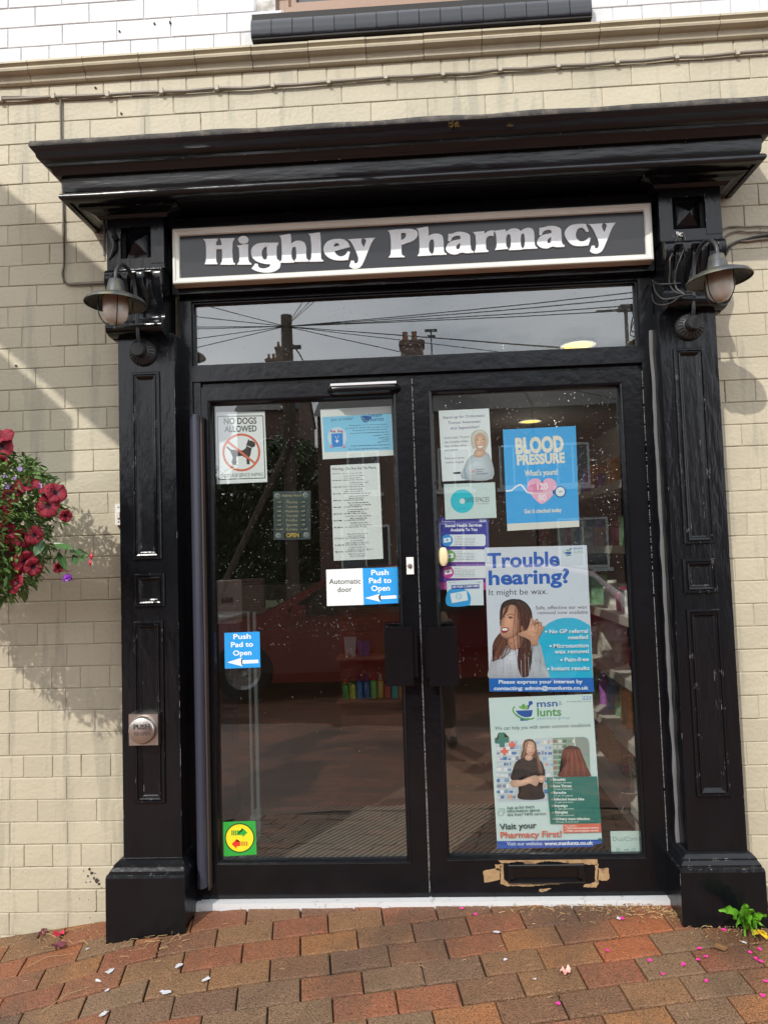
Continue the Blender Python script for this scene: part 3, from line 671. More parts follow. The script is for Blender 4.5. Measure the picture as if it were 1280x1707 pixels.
# ================================================================= printed sheets
FONT = None
TC = {}
def text_mesh(s, bold):
    key = (s, bold)
    if key not in TC:
        cu = bpy.data.curves.new('t', 'FONT'); cu.body = s; cu.size = 1; cu.resolution_u = 3; cu.offset = bold
        o = bpy.data.objects.new('t', cu); COL.objects.link(o); bpy.context.view_layer.update()
        me = bpy.data.meshes.new_from_object(o.evaluated_get(bpy.context.evaluated_depsgraph_get())); bpy.data.objects.remove(o); bpy.data.curves.remove(cu)
        vs = [(v.co.x, v.co.y) for v in me.vertices]; fs = [tuple(p.vertices) for p in me.polygons]; bpy.data.meshes.remove(me)
        x0 = min(v[0] for v in vs); x1 = max(v[0] for v in vs)
        TC[key] = ([((x - x0) / (x1 - x0), y / .645) for x, y in vs], fs)
    return TC[key]
class Art:
    """one printed sheet: paper and print as one mesh; positions are survey pixels mapped on to its plane"""
    def __init__(s, name, label, cat, y, org=(0, 0), sc=1.0, group=None, out=True, step=.000015):
        s.bm = NB(); s.mats = []; s.y = y; s.dy = 0.0; s.o = org; s.s = sc; s.a = (name, label, cat, group); s.step = step
    def px(s, x, y): return s.o[0] + x * s.s, s.o[1] + y * s.s
    def mi(s, col):
        m = flat(col) if not isinstance(col, bpy.types.Material) else col
        if m not in s.mats: s.mats.append(m)
        return s.mats.index(m)
    def paper(s, pts, col, th=.0006, curl=0):
        P = [P3(*s.px(*p), s.y) for p in pts]
        i = s.mi(col); f = [s.bm.verts.new(p) for p in P]; b = [s.bm.verts.new(p + Vector((0, th, 0))) for p in P]
        s.bm.faces.new(f).material_index = i; s.bm.faces.new(b[::-1]).material_index = i
        for k in range(len(P)):
            j = (k + 1) % len(P); s.bm.faces.new((f[k], b[k], b[j], f[j])).material_index = i
        s.dy = -s.step
    def raw(s, pts, col, faces=None):
        vs = []
        for p in pts:
            v = P3(*s.px(*p), s.y); v.y += s.dy; vs.append(s.bm.verts.new(v))
        i = s.mi(col)
        for f in (faces or [tuple(range(len(pts)))]):
            try: s.bm.faces.new([vs[k] for k in f]).material_index = i
            except ValueError: pass
        s.dy -= s.step
    def poly(s, pts, col, sm=False):
        if sm: pts = outline([tuple(p) for p in pts], 0, 0, 1, 4)
        s.raw(pts, col)
    def soft(s, pts, col, sm=True, dx=-.12, dy=-.15, k=.13, n=6):
        """a printed tone that runs from darker at the rim to lighter inside, like a photographic print"""
        P = outline([tuple(p) for p in pts], 0, 0, 1, 4); xs = [p[0] for p in P]; ys = [p[1] for p in P]
        cx, cy = sum(xs) / len(P), sum(ys) / len(P); wx, wy = max(xs) - min(xs), max(ys) - min(ys)
        c = tuple(int(col[i:i + 2], 16) for i in (0, 2, 4))
        for i in range(n):
            t = i / (n - 1); f = 1 - k + 1.6 * k * t; q_ = ''.join('%02x' % max(0, min(255, int(v * f))) for v in c)
            g = 1 - .78 * t; s.raw([(cx + (x - cx) * g + wx * dx * t * .35, cy + (y - cy) * g + wy * dy * t * .35) for x, y in P], q_)
    def strands(s, A, B, n, cols, seed=1, wd=2.4, bow=12):
        """hair strands running from segment A to segment B"""
        r = random.Random(seed)
        for i in range(n):
            t = r.random(); u = min(1, max(0, t + r.gauss(0, .08))); p = (A[0][0] + (A[1][0] - A[0][0]) * t, A[0][1] + (A[1][1] - A[0][1]) * t); e = (B[0][0] + (B[1][0] - B[0][0]) * u, B[0][1] + (B[1][1] - B[0][1]) * u)
            m = ((p[0] + e[0]) / 2 + r.gauss(0, bow), (p[1] + e[1]) / 2); s.line([p, m, e], wd * r.uniform(.6, 1.3), r.choice(cols), True)
    def ellipse(s, cx, cy, rx, ry=None, col='ffffff', n=36, clip=None):
        ry = ry or rx; pts = ell(cx, cy, rx, ry, n)
        if clip: pts = [(min(max(x, clip[0]), clip[2]), min(max(y, clip[1]), clip[3])) for x, y in pts]
        s.raw(pts, col)
    def ring(s, cx, cy, r, wd, col, n=48):
        o = ell(cx, cy, r + wd / 2, r + wd / 2, n); i_ = ell(cx, cy, r - wd / 2, r - wd / 2, n)
        s.raw(o + i_, col, [(k, (k + 1) % n, n + (k + 1) % n, n + k) for k in range(n)])
    def line(s, pts, wd, col, sm=False):
        if sm: pts = [(p.x, p.y) for p in spline([(a, b, 0) for a, b in pts], 6)]
        A = []; B = []
        for i, (x, y) in enumerate(pts):
            a = pts[max(0, i - 1)]; b = pts[min(len(pts) - 1, i + 1)]; dx, dy = b[0] - a[0], b[1] - a[1]; l_ = math.hypot(dx, dy) or 1
            A.append((x - dy / l_ * wd / 2, y + dx / l_ * wd / 2)); B.append((x + dy / l_ * wd / 2, y - dx / l_ * wd / 2))
        n = len(pts); s.raw(A + B, col, [(k, k + 1, n + k + 1, n + k) for k in range(n - 1)])
    def text(s, t, x0, y0, x1, y1, h, col, bold=0.0):
        vs, fs = text_mesh(t, bold); dx, dy = x1 - x0, y1 - y0; L_ = math.hypot(dx, dy); ux, uy = dx / L_, dy / L_
        s.raw([(x0 + dx * u + uy * v * h, y0 + dy * u - ux * v * h) for u, v in vs], col, fs)
    def scribble(s, x0, y0, x1, y1, wd, col, seed=0):
        r = random.Random(seed + int(x0 * 7 + y0 * 13)); x = 0.0; L_ = x1 - x0
        while x < L_ - 2:
            w_ = r.uniform(6, 22); e = min(L_, x + w_); f = lambda q_: y0 + (y1 - y0) * q_ / L_
            s.line([(x0 + x, f(x)), (x0 + e, f(e))], wd * r.uniform(.6, 1), col); x = e + r.uniform(3, 6)
    def done(s):
        bmesh.ops.triangulate(s.bm, faces=[f for f in s.bm.faces if len(f.verts) > 4], ngon_method='EAR_CLIP')
        c = Vector((0, 0, 0)); n = 0
        me = bpy.data.meshes.new(s.a[0])
        for v in s.bm.verts[:4]: pass
        cs = [v.co.copy() for v in s.bm.verts]; c = sum(cs, Vector()) / len(cs); c.y = s.y
        for v in s.bm.verts: v.co -= c
        s.bm.to_mesh(me); s.bm.free()
        for m in s.mats: me.materials.append(m)
        o = bpy.data.objects.new(s.a[0], me); COL.objects.link(o); o.location = c
        return tag(o, s.a[1], s.a[2], s.a[3])
IN = GY + .014           # just behind the glass
ON = GY - .0012          # stuck on the outside of the glass
K = 360 / 1280
def A1(*a, y=IN, **k): return Art(*a, y, (330, 660), K, **k)
def A2(*a, y=IN, **k): return Art(*a, y, (700, 660), K, **k)

# 1 no dogs
a = A1('notice', 'white NO DOGS ALLOWED notice with a struck-out black dog on the left door', 'notice')
a.paper([(108, 95), (396, 92), (412, 510), (113, 523)], 'e9eeee')
for seg in ([(116, 122), (386, 118)], [(386, 118), (399, 486)], [(399, 486), (126, 496)], [(126, 496), (116, 122)]): a.line(seg, 5, '20272b')
a.text('NO DOGS', 155, 168, 348, 164, 34, '1b2024', .022); a.text('ALLOWED', 158, 214, 349, 210, 33, '1b2024', .022)
a.poly([(300, 255), (308, 266), (318, 264), (336, 275), (341, 285), (337, 301), (320, 306), (310, 325), (312, 350), (304, 365), (306, 400), (308, 406), (290, 405), (288, 370), (262, 355), (228, 360), (222, 382), (226, 402), (228, 408), (207, 408), (200, 392), (208, 365), (200, 345), (190, 325), (172, 308), (170, 298), (178, 302), (198, 318), (230, 322), (268, 322), (285, 308), (290, 282)], '16191c')
a.line([(292, 296), (316, 306)], 4, 'e9eeee'); a.ring(258, 335, 106, 13, 'd9694a'); a.line([(176, 270), (342, 402)], 13, 'd9694a')
a.text('EXCEPT FOR SERVICE ANIMALS', 137, 485, 388, 473, 19, '20272b', 0); a.done()
# 2 join us card
a = A1('card', 'pale blue card with a shopping bag picture at the left door top right', 'card')
a.paper([(725, 80), (1145, 60), (1158, 352), (740, 376)], 'dfe6e4')
a.poly([(738, 126), (1143, 103), (1156, 320), (750, 334)], '86cdf0'); a.text('Join us today!', 787, 149, 918, 139, 14, '2f6f86', .01)
a.text('msn', 1024, 126, 1090, 121, 20, '1d5a94', .015); a.text('lunts', 1024, 150, 1100, 146, 22, '1d5a94', .012)
a.poly([(968, 118), (1022, 122), (1016, 145), (1000, 156), (985, 155), (972, 142)], '2059a8', True); a.line([(970, 120), (990, 145), (1018, 150)], 4, '7cc080', True); a.line([(1008, 122), (1014, 108)], 4, '2059a8')
a.ellipse(825, 245, 56, 60, 'c4ddea'); a.poly([(790, 224), (858, 220), (860, 300), (794, 304)], '1f86d8'); a.line([(808, 222), (812, 205), (832, 203), (838, 220)], 3, 'e8eef2'); a.line([(815, 268), (834, 267)], 5, 'ffffff'); a.line([(824, 258), (825, 278)], 5, 'ffffff')
a.line([(812, 236), (818, 250), (830, 248), (834, 234)], 3, 'cfe4f4')
for k, (x0, y0, x1) in enumerate(((893, 176, 1126), (875, 192, 1127), (915, 205, 1128), (900, 222, 1130), (1040, 236, 1131), (1068, 250, 1131), (1090, 262, 1132), (1065, 275, 1132), (905, 297, 1134), (890, 316, 1134))): a.scribble(x0, y0, x1, y0 - 9, 3.4, '3d5f74')
for x in (790, 808, 835, 852): a.ellipse(x, 208 + (x % 5), 7, 6, 'c26f8d')
for x in (790, 865): a.ellipse(x, 298, 10, 8, 'd99ab0')
a.done()
# 3 warning sheet
a = A1('warning_sheet', 'long white warning sheet of small printed lines about plants on the left door', 'sheet')
a.paper([(785, 412), (1075, 398), (1098, 965), (805, 977)], 'dde3e2')
a.text('Warning - Do Not Eat The Plants', 793, 441, 1056, 431, 14, '2c3030', .012)
r_ = random.Random(4); y = 462; i = 0
while y < 958:
    dxl = (y - 400) * .037
    if 790 < y < 812: y = 818
    if i % 3 == 0: a.scribble(793 + dxl, y, 845 + dxl, y - 2, 4.2, '3c4040', i); a.scribble(855 + dxl, y - 2, 855 + dxl + r_.uniform(100, 165), y - 6, 3.4, '62676a', i)
    else: a.scribble(868 + dxl + r_.uniform(-10, 25), y, 960 + dxl + r_.uniform(0, 60), y - 4, 3.4, '6a6f72', i)
    y += 13.2; i += 1
a.done()
# 4 automatic door sign
def push_text(a, L_, col='f2f6f8'):
    for t in L_: a.text(*t, col, .02)
a = A1('door_sign', 'white and blue Automatic door sticker with a left-pointing arrow beside the door edge', 'sticker', y=ON)
a.paper([(760, 1030), (975, 1021), (982, 1238), (765, 1245)], 'e8ecec'); a.paper([(975, 1021), (1182, 1016), (1187, 1228), (982, 1238)], '1e9be6')
a.text('Automatic', 777, 1115, 965, 1112, 28, '1d2226', .012); a.text('door', 828, 1163, 912, 1160, 28, '1d2226', .012)
push_text(a, [('Push', 1027, 1062, 1130, 1060, 29), ('Pad to', 1014, 1110, 1146, 1107, 29), ('Open', 1027, 1156, 1137, 1153, 29)])
a.poly([(990, 1198), (1080, 1172), (1070, 1187), (1176, 1181), (1177, 1200), (1072, 1205), (1083, 1220)], 'f2f6f8'); a.done()
# 5 opening hours
acr = pm('smoky_plastic_board', (.05, .07, .07), .25, coat=.3); gold = '9a946c'
a = A1('opening_hours_board', 'smoky plastic board of gold opening hours held by four suction cups on the left door', 'sign', y=IN)
a.paper([(447, 567), (668, 562), (668, 850), (450, 853)], acr, th=.003)
a.text('Business Hours', 500, 597, 613, 595, 13, gold, .01)
for k, d in enumerate(('Monday', 'Tuesday', 'Wednesday', 'Thursday', 'Friday', 'Saturday', 'Sunday')):
    y = 637 + k * 26.8; wd = 34 if d != 'Wednesday' else 40
    a.poly([(466, y - 16), (497, y - 16), (497, y + 3), (466, y + 3)], '0a0c0c'); a.poly([(608, y - 18), (640, y - 18), (640, y + 1), (608, y + 1)], '0a0c0c')
    a.text(d, 558 - wd, y, 558 + wd, y - 2, 13, gold, .005)
    if d == 'Sunday': a.text('CLOSED', 463, y - 2, 505, y - 3, 8, 'a8a890', .01); a.text('CLOSED', 610, y - 3, 650, y - 4, 8, 'a8a890', .01)
    else: a.text('9.00', 470, y - 2, 493, y - 3, 9, 'a8a890', .01); a.text('1.00' if d == 'Saturday' else '6.00', 612, y - 4, 635, y - 5, 9, 'a8a890', .01)
    a.line([(450, y + 6), (668, y + 3)], 1.6, '2e3636')
a.poly([(512, 812), (612, 808), (612, 842), (512, 845)], '0a0c0c'); a.text('OPEN', 525, 838, 600, 835, 22, 'b59a3c', .03)
for (x, y) in ((472, 592), (638, 588), (478, 828), (643, 824)):
    a.ellipse(x, y, 20, 19, '59615f'); a.ellipse(x - 3, y - 3, 12, 11, '8b9491'); a.ellipse(x - 1, y - 1, 7, 6, '4a5250')
a.done()
# 6 push pad sticker
K5 = 390 / 1280
a = Art('door_sign', 'small blue Push Pad to Open sticker with a white arrow low on the left door', 'sticker', ON, (330, 1020), K5)
a.paper([(145, 115), (338, 108), (342, 303), (148, 311)], '1e9be6')
push_text(a, [('Push', 195, 149, 290, 146, 25), ('Pad to', 182, 193, 303, 189, 25), ('Open', 193, 239, 294, 235, 25)])
a.poly([(160, 276), (242, 250), (236, 265), (330, 261), (332, 280), (238, 284), (244, 298)], 'eef4f8'); a.done()
# 7 green arrows sticker
a = Art('arrow_sticker', 'green square sticker with red and green arrows in a yellow circle at the door foot', 'sticker', ON, (330, 1020), K5)
a.paper([(136, 1150), (315, 1143), (322, 1328), (142, 1338)], '2fa23c'); a.ellipse(229, 1237, 81, 81, '15201a'); a.ellipse(229, 1237, 75, 75, 'f0de28')
a.poly([(214, 1196), (245, 1195), (244, 1181), (272, 1208), (245, 1233), (245, 1221), (214, 1222)], '2fa23c')
for x in (184, 194, 204): a.poly([(x, 1196), (x + 7, 1196), (x + 7, 1223), (x, 1223)], '4f8a2c')
a.poly([(185, 1270), (212, 1243), (212, 1257), (232, 1256), (232, 1281), (212, 1283), (212, 1297)], 'dc3a20')
for x in (236, 246, 256, 266): a.poly([(x, 1256), (x + 6, 1256), (x + 6, 1280), (x, 1280)], 'c06a28')
a.done()
# 8 tremor poster
a = A2('poster', 'white tremor awareness poster with a smiling white-haired woman at the top of the right door', 'poster')
a.paper([(110, 88), (408, 74), (430, 492), (132, 507)], 'dfe7ea')
pu = '5b5480'
a.text('Stand up for Orthostatic', 137, 136, 384, 123, 15, pu, .008); a.text('Tremor Awareness', 165, 168, 358, 158, 15, pu, .008); a.text('this September!', 180, 200, 350, 190, 15, pu, .008)
for t in (('Orthostatic Tremor', 142, 256, 294, 247, 12), ('the invisible shake', 144, 281, 285, 273, 12), ('that strikes when', 145, 305, 276, 297, 12), ('you stand', 147, 328, 220, 324, 12), ('Find out more', 148, 377, 262, 371, 12), ('tremor.org.uk', 150, 401, 260, 395, 12)): a.text(*t, '4c5468', .004)
a.soft([(250, 492), (262, 420), (290, 365), (325, 345), (385, 332), (418, 365), (428, 490)], 'c2ced6', k=.12)
a.soft([(318, 348), (332, 318), (378, 318), (388, 338), (365, 362), (335, 364)], 'd3b096', k=.12)
a.soft([(300, 255), (306, 222), (335, 203), (370, 202), (396, 222), (405, 262), (398, 300), (382, 325), (372, 300), (330, 300), (318, 318), (303, 290)], 'd9d6c9', k=.12)
a.soft([(322, 252), (335, 228), (362, 222), (386, 240), (391, 275), (380, 308), (358, 330), (336, 318), (324, 290)], 'd9b399', k=.12)
a.line([(333, 262), (346, 260)], 4, '57463f'); a.line([(367, 258), (380, 257)], 4, '57463f'); a.line([(331, 253), (346, 250)], 2, 'a98f7e'); a.line([(365, 248), (381, 248)], 2, 'a98f7e')
a.line([(357, 262), (361, 282), (352, 285)], 2.5, 'b3866b'); a.poly([(342, 297), (374, 294), (366, 306), (350, 308)], 'f2eee8', True); a.line([(340, 296), (376, 293)], 2.5, 'a8504c')
a.line([(327, 222), (350, 208), (380, 215)], 3, 'f0eee4', True); a.line([(304, 262), (312, 300)], 3, 'b9b3a2'); a.line([(398, 262), (392, 300)], 3, 'b9b3a2')
a.line([(262, 430), (272, 492)], 5, '5e93ad'); a.line([(300, 400), (330, 380), (352, 390)], 3, 'a4b4bf', True)
for t in (('National', 331, 441, 378, 437, 9), ('Tremor', 331, 454, 372, 450, 9), ('Foundation', 331, 467, 400, 462, 9)): a.text(*t, '6c7590', .005)
a.ellipse(316, 446, 8, 8, 'e39aa5'); a.poly([(197, 452), (240, 449), (240, 461), (198, 463)], '2b3138'); a.done()
# 9 safe spaces
a = A2('card', 'pale card with a turquoise ring and thin SAFE SPACES lettering below the tremor poster', 'card')
a.paper([(141, 523), (443, 512), (453, 722), (150, 733)], 'c9dcdb'); a.ring(250, 624, 43, 54, '12bfd2')
a.text('SAFE SPACES', 266, 632, 410, 626, 26, '27363a', .0); a.text('AT YOUR PHARMACY', 326, 645, 410, 641, 8, '53686c', .0); a.scribble(232, 668, 270, 666, 3, '0f8d9d'); a.done()
# 10 sexual health services
a = A2('poster', 'purple and blue sexual health services poster with white boxes behind the door edge', 'poster', y=IN + .004)
a.paper([(107, 720), (405, 728), (414, 1150), (117, 1148)], '2a2d96')
a.poly([(112, 905), (410, 905), (414, 1150), (117, 1148)], '5a2f92'); a.poly([(116, 1105), (413, 1105), (414, 1150), (117, 1148)], 'b64a9c')
a.scribble(126, 745, 212, 744, 8, 'b9bde6'); a.poly([(352, 733), (390, 733), (390, 746), (352, 746)], 'e8ecf6'); a.text('NHS', 356, 744, 386, 744, 10, '2a2d96', .03)
a.text('Sexual Health Services', 148, 777, 366, 773, 16, 'eef0f8', .03); a.text('Available To You', 180, 803, 338, 799, 16, 'eef0f8', .03)
for (x0, y0, x1, y1, c, cx, cy) in ((170, 822, 388, 890, '2590dc', 160, 856), (180, 912, 392, 984, '6fa844', 176, 950), (170, 1010, 392, 1080, 'c43c94', 166, 1045)):
    a.poly([(x0, y0), (x1 - 10, y0 - 2), (x1, y0 + 8), (x1, y1 - 8), (x1 - 10, y1), (x0, y1)], 'dde4ea'); a.ellipse(cx, cy, 34, 35, c)
    a.poly([(cx - 22, cy - 12), (cx + 20, cy - 18), (cx + 24, cy + 8), (cx - 18, cy + 15)], 'e3eef4'); a.ellipse(cx + 1, cy - 2, 6, 6, c)
    for k in range(6): a.scribble(205, y0 + 13 + k * 9, 325 if k else 250, y0 + 12 + k * 9, 2.6, '6d7884', k)
a.done()
# 11 c-card
a = A2('card', 'small pale card with a tilted white card on a blue disc below the purple poster', 'card', y=IN + .002)
a.paper([(157, 1097), (373, 1088), (377, 1240), (163, 1243)], 'd4e2ea'); a.poly([(163, 1243), (160, 1165), (190, 1143), (230, 1138), (272, 1150), (297, 1180), (300, 1215), (288, 1242)], '2f9fe0', True)
a.poly([(184, 1122), (350, 1116), (351, 1141), (187, 1146)], '2b3c96'); a.text('USE YOUR C-CARD HERE', 190, 1138, 345, 1132, 11, 'eef2f8', .03)
a.poly([(178, 1172), (275, 1154), (284, 1211), (188, 1228)], 'dfe9ee'); a.ring(229, 1188, 17, 4, '86bfe0'); a.ring(229, 1188, 9, 3, '86bfe0'); a.scribble(335, 1105, 362, 1104, 4, '66727c'); a.scribble(165, 1106, 215, 1104, 3, '98a4ac'); a.done()
# 12 blood pressure
a = A2('poster', 'bright blue BLOOD PRESSURE poster with a pink heart and stethoscope on the right door', 'poster')
a.paper([(490, 200), (921, 178), (943, 775), (517, 800)], 'dcdcd4'); a.poly([(490, 200), (921, 178), (941, 738), (514, 758)], '38a8ea')
cr_ = 'e6e2d4'
a.text('BLOOD', 566, 340, 852, 325, 80, cr_, .055); a.text('PRESSURE', 574, 408, 858, 393, 52, cr_, .05); a.text("What's yours!", 619, 475, 815, 465, 30, cr_, .03)
a.poly([(720, 640), (660, 590), (636, 545), (645, 505), (680, 488), (708, 496), (722, 515), (740, 494), (770, 488), (800, 506), (808, 542), (785, 590)], 'ecb4cf', True)
a.poly([(722, 575), (640, 575), (636, 545), (650, 530), (700, 520), (722, 545)], 'e08ab2', True)
a.line([(508, 563), (540, 560), (570, 536), (598, 527), (622, 555), (650, 574), (790, 571)], 9, 'e9eef2', True); a.line([(665, 574), (785, 570)], 3, 'd85f8f')
a.text('120', 694, 556, 757, 552, 33, 'f4e6ee', .03); a.text('80', 701, 622, 749, 618, 33, 'f4e6ee', .03)
a.ellipse(830, 568, 35, 35, '2268a8'); a.ellipse(830, 568, 27, 27, 'e6ecef'); a.line([(822, 569), (840, 567)], 4, '2268a8'); a.poly([(783, 560), (798, 558), (800, 582), (785, 580)], '2268a8')
a.text('Get it checked today', 617, 696, 838, 687, 22, cr_, .03); a.done()
# logo
def logo(a, x, y, s, blue='2059a8', green='5aa84a'):
    T = lambda L_: [(x + p[0] * s, y + p[1] * s) for p in L_]
    a.poly(T([(-55, 0), (55, -4), (50, 30), (25, 52), (25, 64), (-25, 66), (-25, 52), (-48, 32)]), blue)
    a.line(T([(-62, -28), (-72, 0), (-40, 38), (10, 56), (55, 52), (62, 45)]), 9 * s, green, True); a.line(T([(-66, -8), (-36, 28), (10, 46), (58, 38)]), 6 * s, 'dfece4', True)
    a.line(T([(20, -10), (38, -44)]), 13 * s, blue); a.ellipse(x + 42 * s, y - 50 * s, 14 * s, 13 * s, blue)
    a.poly(T([(-12, -12), (-18, -32), (-2, -44), (8, -30), (2, -12)]), green, True); a.poly(T([(0, -8), (12, -34), (26, -36), (18, -12)]), '8cc06c', True); a.poly(T([(-18, -12), (-34, -22), (-30, -30), (-14, -24)]), '6fb060', True)
# 13 hearing poster
a = Art('poster', 'large Trouble hearing? poster of a woman cupping her hand to her ear', 'poster', IN, (720, 900), .25)
a.paper([(350, 52), (1030, 35), (1077, 1012), (383, 1010)], 'cfd8e4')
bl = '1c5cb8'
a.text('Trouble', 369, 185, 851, 172, 88, bl, .03); a.text('hearing?', 377, 299, 916, 284, 86, bl, .03); a.text('It might be wax.', 379, 369, 769, 361, 36, '23262c', .0)
logo(a, 905, 80, .42); a.text('msn', 942, 66, 1004, 62, 17, '2a5f9e', .0); a.text('lunts', 945, 90, 1008, 87, 20, '86b47e', .0)
a.text('Safe, effective ear wax', 690, 464, 1033, 458, 22, '363a44', .0); a.text('removal now available', 703, 497, 1037, 492, 22, '363a44', .0)
a.poly([(770, 924, 1), (740, 830), (716, 740), (712, 660), (740, 590), (800, 542), (880, 520), (970, 527), (1052, 572, 1), (1071, 924, 1)], '19b6dc', True)
# woman
a.soft([(384, 922), (380, 850), (400, 770), (440, 730), (500, 715), (560, 712), (640, 705), (712, 690), (735, 750), (752, 830), (768, 922)], 'c8ced8', True)
a.line([(660, 720), (656, 918)], 3, 'a9b0bc'); a.line([(690, 700), (720, 800), (735, 920)], 2.5, 'b3bac6', True); a.line([(480, 750), (520, 770), (575, 752)], 3, 'b3bac6', True)
a.soft([(560, 398), (610, 408), (652, 450), (668, 510), (660, 580), (640, 640), (655, 720), (665, 800), (650, 870), (640, 908), (600, 915), (578, 870), (566, 800), (588, 740), (600, 690), (560, 650), (545, 560), (520, 460)], '2e1f1b', True)
a.poly([(590, 760), (640, 740), (660, 810), (645, 880), (615, 912), (588, 880)], '4d3028', True)
a.soft([(500, 700), (508, 648), (560, 610), (600, 640), (600, 700), (560, 732), (520, 728)], 'c08e72', True)
a.soft([(505, 640), (500, 690), (478, 740), (440, 790), (398, 812), (405, 770), (402, 710), (420, 660), (462, 615)], '55362a', True)
a.soft([(452, 470), (468, 422), (510, 398), (565, 396), (590, 430), (560, 480), (490, 470), (470, 520), (460, 600), (452, 560)], '33221d', True)
a.soft([(478, 455), (520, 432), (560, 445), (584, 495), (590, 560), (582, 610), (556, 640), (512, 655), (478, 652), (458, 628), (454, 590), (460, 560), (458, 540), (468, 500)], 'cf9c80', True)
a.soft([(560, 445), (584, 495), (590, 560), (582, 610), (556, 640), (550, 560), (548, 490)], 'b9856a', True)
a.poly([(462, 592), (482, 582), (510, 590), (502, 612), (478, 624), (464, 612)], '8c3038', True); a.poly([(466, 594), (484, 588), (504, 594), (494, 604), (470, 604)], 'f2eeea', True)
a.line([(505, 520), (520, 512), (540, 520)], 5, '2a1a16', True); a.ellipse(521, 521, 7, 5, '20140f'); a.line([(500, 505), (522, 494), (546, 504)], 4, '38241c', True); a.line([(468, 518), (478, 512), (486, 518)], 4, '2a1a16', True); a.line([(466, 502), (482, 498)], 3.5, '38241c')
a.line([(478, 525), (460, 558), (470, 570), (482, 566)], 3, 'a8735a', True)
a.soft([(584, 580), (598, 572), (612, 588), (606, 612), (592, 618)], 'c68f74', True)
a.soft([(632, 618), (636, 590), (648, 560), (655, 528), (664, 520), (674, 530), (672, 560), (684, 535), (696, 524), (706, 534), (700, 565), (708, 556), (722, 546), (730, 556), (720, 590), (732, 580), (744, 572), (748, 582), (732, 612), (716, 640), (704, 672), (698, 700), (664, 698), (650, 670), (620, 652), (588, 640), (572, 628), (582, 618), (605, 626)], 'd3a184', True)
for p in ([(664, 560), (658, 590)], [(690, 562), (682, 595)], [(712, 580), (700, 608)], [(640, 640), (672, 650), (690, 640)]): a.line(p, 2.5, 'a06f55')
for p in ([(600, 420), (640, 470), (650, 540)], [(575, 410), (610, 470), (600, 540)], [(420, 690), (450, 740), (430, 790)], [(470, 660), (460, 720)], [(610, 700), (620, 790), (600, 880)]): a.line(p, 4, '6b4636', True)
a.strands([(560, 402), (660, 500)], [(590, 900), (655, 860)], 60, ['1e1411', '4a3027', '5d3c2f', '2c1c18', '77503c'], 3, 1.4, 20)
a.strands([(470, 650), (505, 690)], [(400, 805), (470, 790)], 50, ['3c261e', '6e4835', '8a5c42', '54362a'], 5, 1.4, 16)
a.strands([(470, 430), (560, 400)], [(456, 540), (470, 500)], 10, ['1e1411', '3c2820', '553a2d'], 7)
a.soft([(632, 618), (636, 590), (648, 560), (655, 528), (664, 520), (674, 530), (672, 560), (684, 535), (696, 524), (706, 534), (700, 565), (708, 556), (722, 546), (730, 556), (720, 590), (732, 580), (744, 572), (748, 582), (732, 612), (716, 640), (704, 672), (698, 700), (664, 698), (650, 670), (620, 652), (588, 640), (572, 628), (582, 618), (605, 626)], 'd3a184')
for p in ([(664, 560), (658, 590)], [(690, 562), (682, 595)], [(712, 580), (700, 608)], [(640, 640), (672, 650), (690, 640)], [(660, 610), (690, 622), (712, 612)]): a.line(p, 2.5, '9a6a50')
for p in ([(655, 540), (650, 570), (644, 600)], [(698, 540), (690, 575)], [(724, 556), (712, 590)]): a.line(p, 3, 'e6bda4')
a.line([(470, 640), (500, 652), (540, 640), (575, 600)], 4, '9c6a52', True); a.line([(500, 660), (520, 690), (560, 660)], 3, '8e5f49', True)
for k in range(14): a.line([(400 + k * 24, 760 + (k % 3) * 20), (396 + k * 25, 915)], 2, 'b2bac8' if k % 2 else 'd9dee6')
# footer, list
a.poly([(380, 922), (1072, 918), (1077, 1012), (383, 1010)], '1668c0')
for t in (('No GP referral', 780, 623, 1037, 619, 24), ('needed', 905, 662, 1037, 659, 24), ('Microsuction', 808, 719, 1040, 715, 24), ('wax removal', 815, 757, 1042, 754, 24), ('Pain-free', 882, 810, 1043, 807, 24), ('Instant results', 794, 869, 1047, 866, 24)): a.text(*t, 'eaf6fa', .02)
for (x, y) in ((758, 611), (788, 707), (860, 800), (773, 859)): a.ellipse(x, y, 7, 7, 'eaf6fa', 12)
a.text('Please express your interest by', 443, 957, 1001, 954, 22, 'eaf2fa', .025); a.text('contacting: admin@msnlunts.co.uk', 411, 1000, 1041, 996, 22, 'eaf2fa', .025)
a.done()
# 14 common conditions poster
a = Art('poster', 'pale mint poster of two women and a green list, lowest on the right door', 'poster', IN + .001, (780, 1150), .234375)
a.paper([(146, 58), (882, 30), (952, 1083), (935, 1092), (905, 1092), (880, 1112), (208, 1127)], 'cfe4e2')
logo(a, 398, 148, 1.1); a.text('msn', 488, 122, 636, 116, 44, '2b5fa4', .02); a.text('&', 642, 110, 670, 109, 30, '93a4b4', .0); a.text('lunts', 491, 188, 662, 183, 55, '4f9a4c', .02); a.text('pharmacy group', 491, 212, 722, 206, 18, '8fa6b4', .0)
a.poly([(812, 45), (872, 43), (873, 68), (813, 70)], '3a78bc'); a.text('NHS', 816, 67, 869, 65, 20, 'e9f0f6', .03); a.text('Providing NHS services', 702, 88, 875, 84, 9, '52606c', .0)
a.text('We can help you with seven common conditions', 190, 286, 870, 262, 24, '3c4a52', .004)
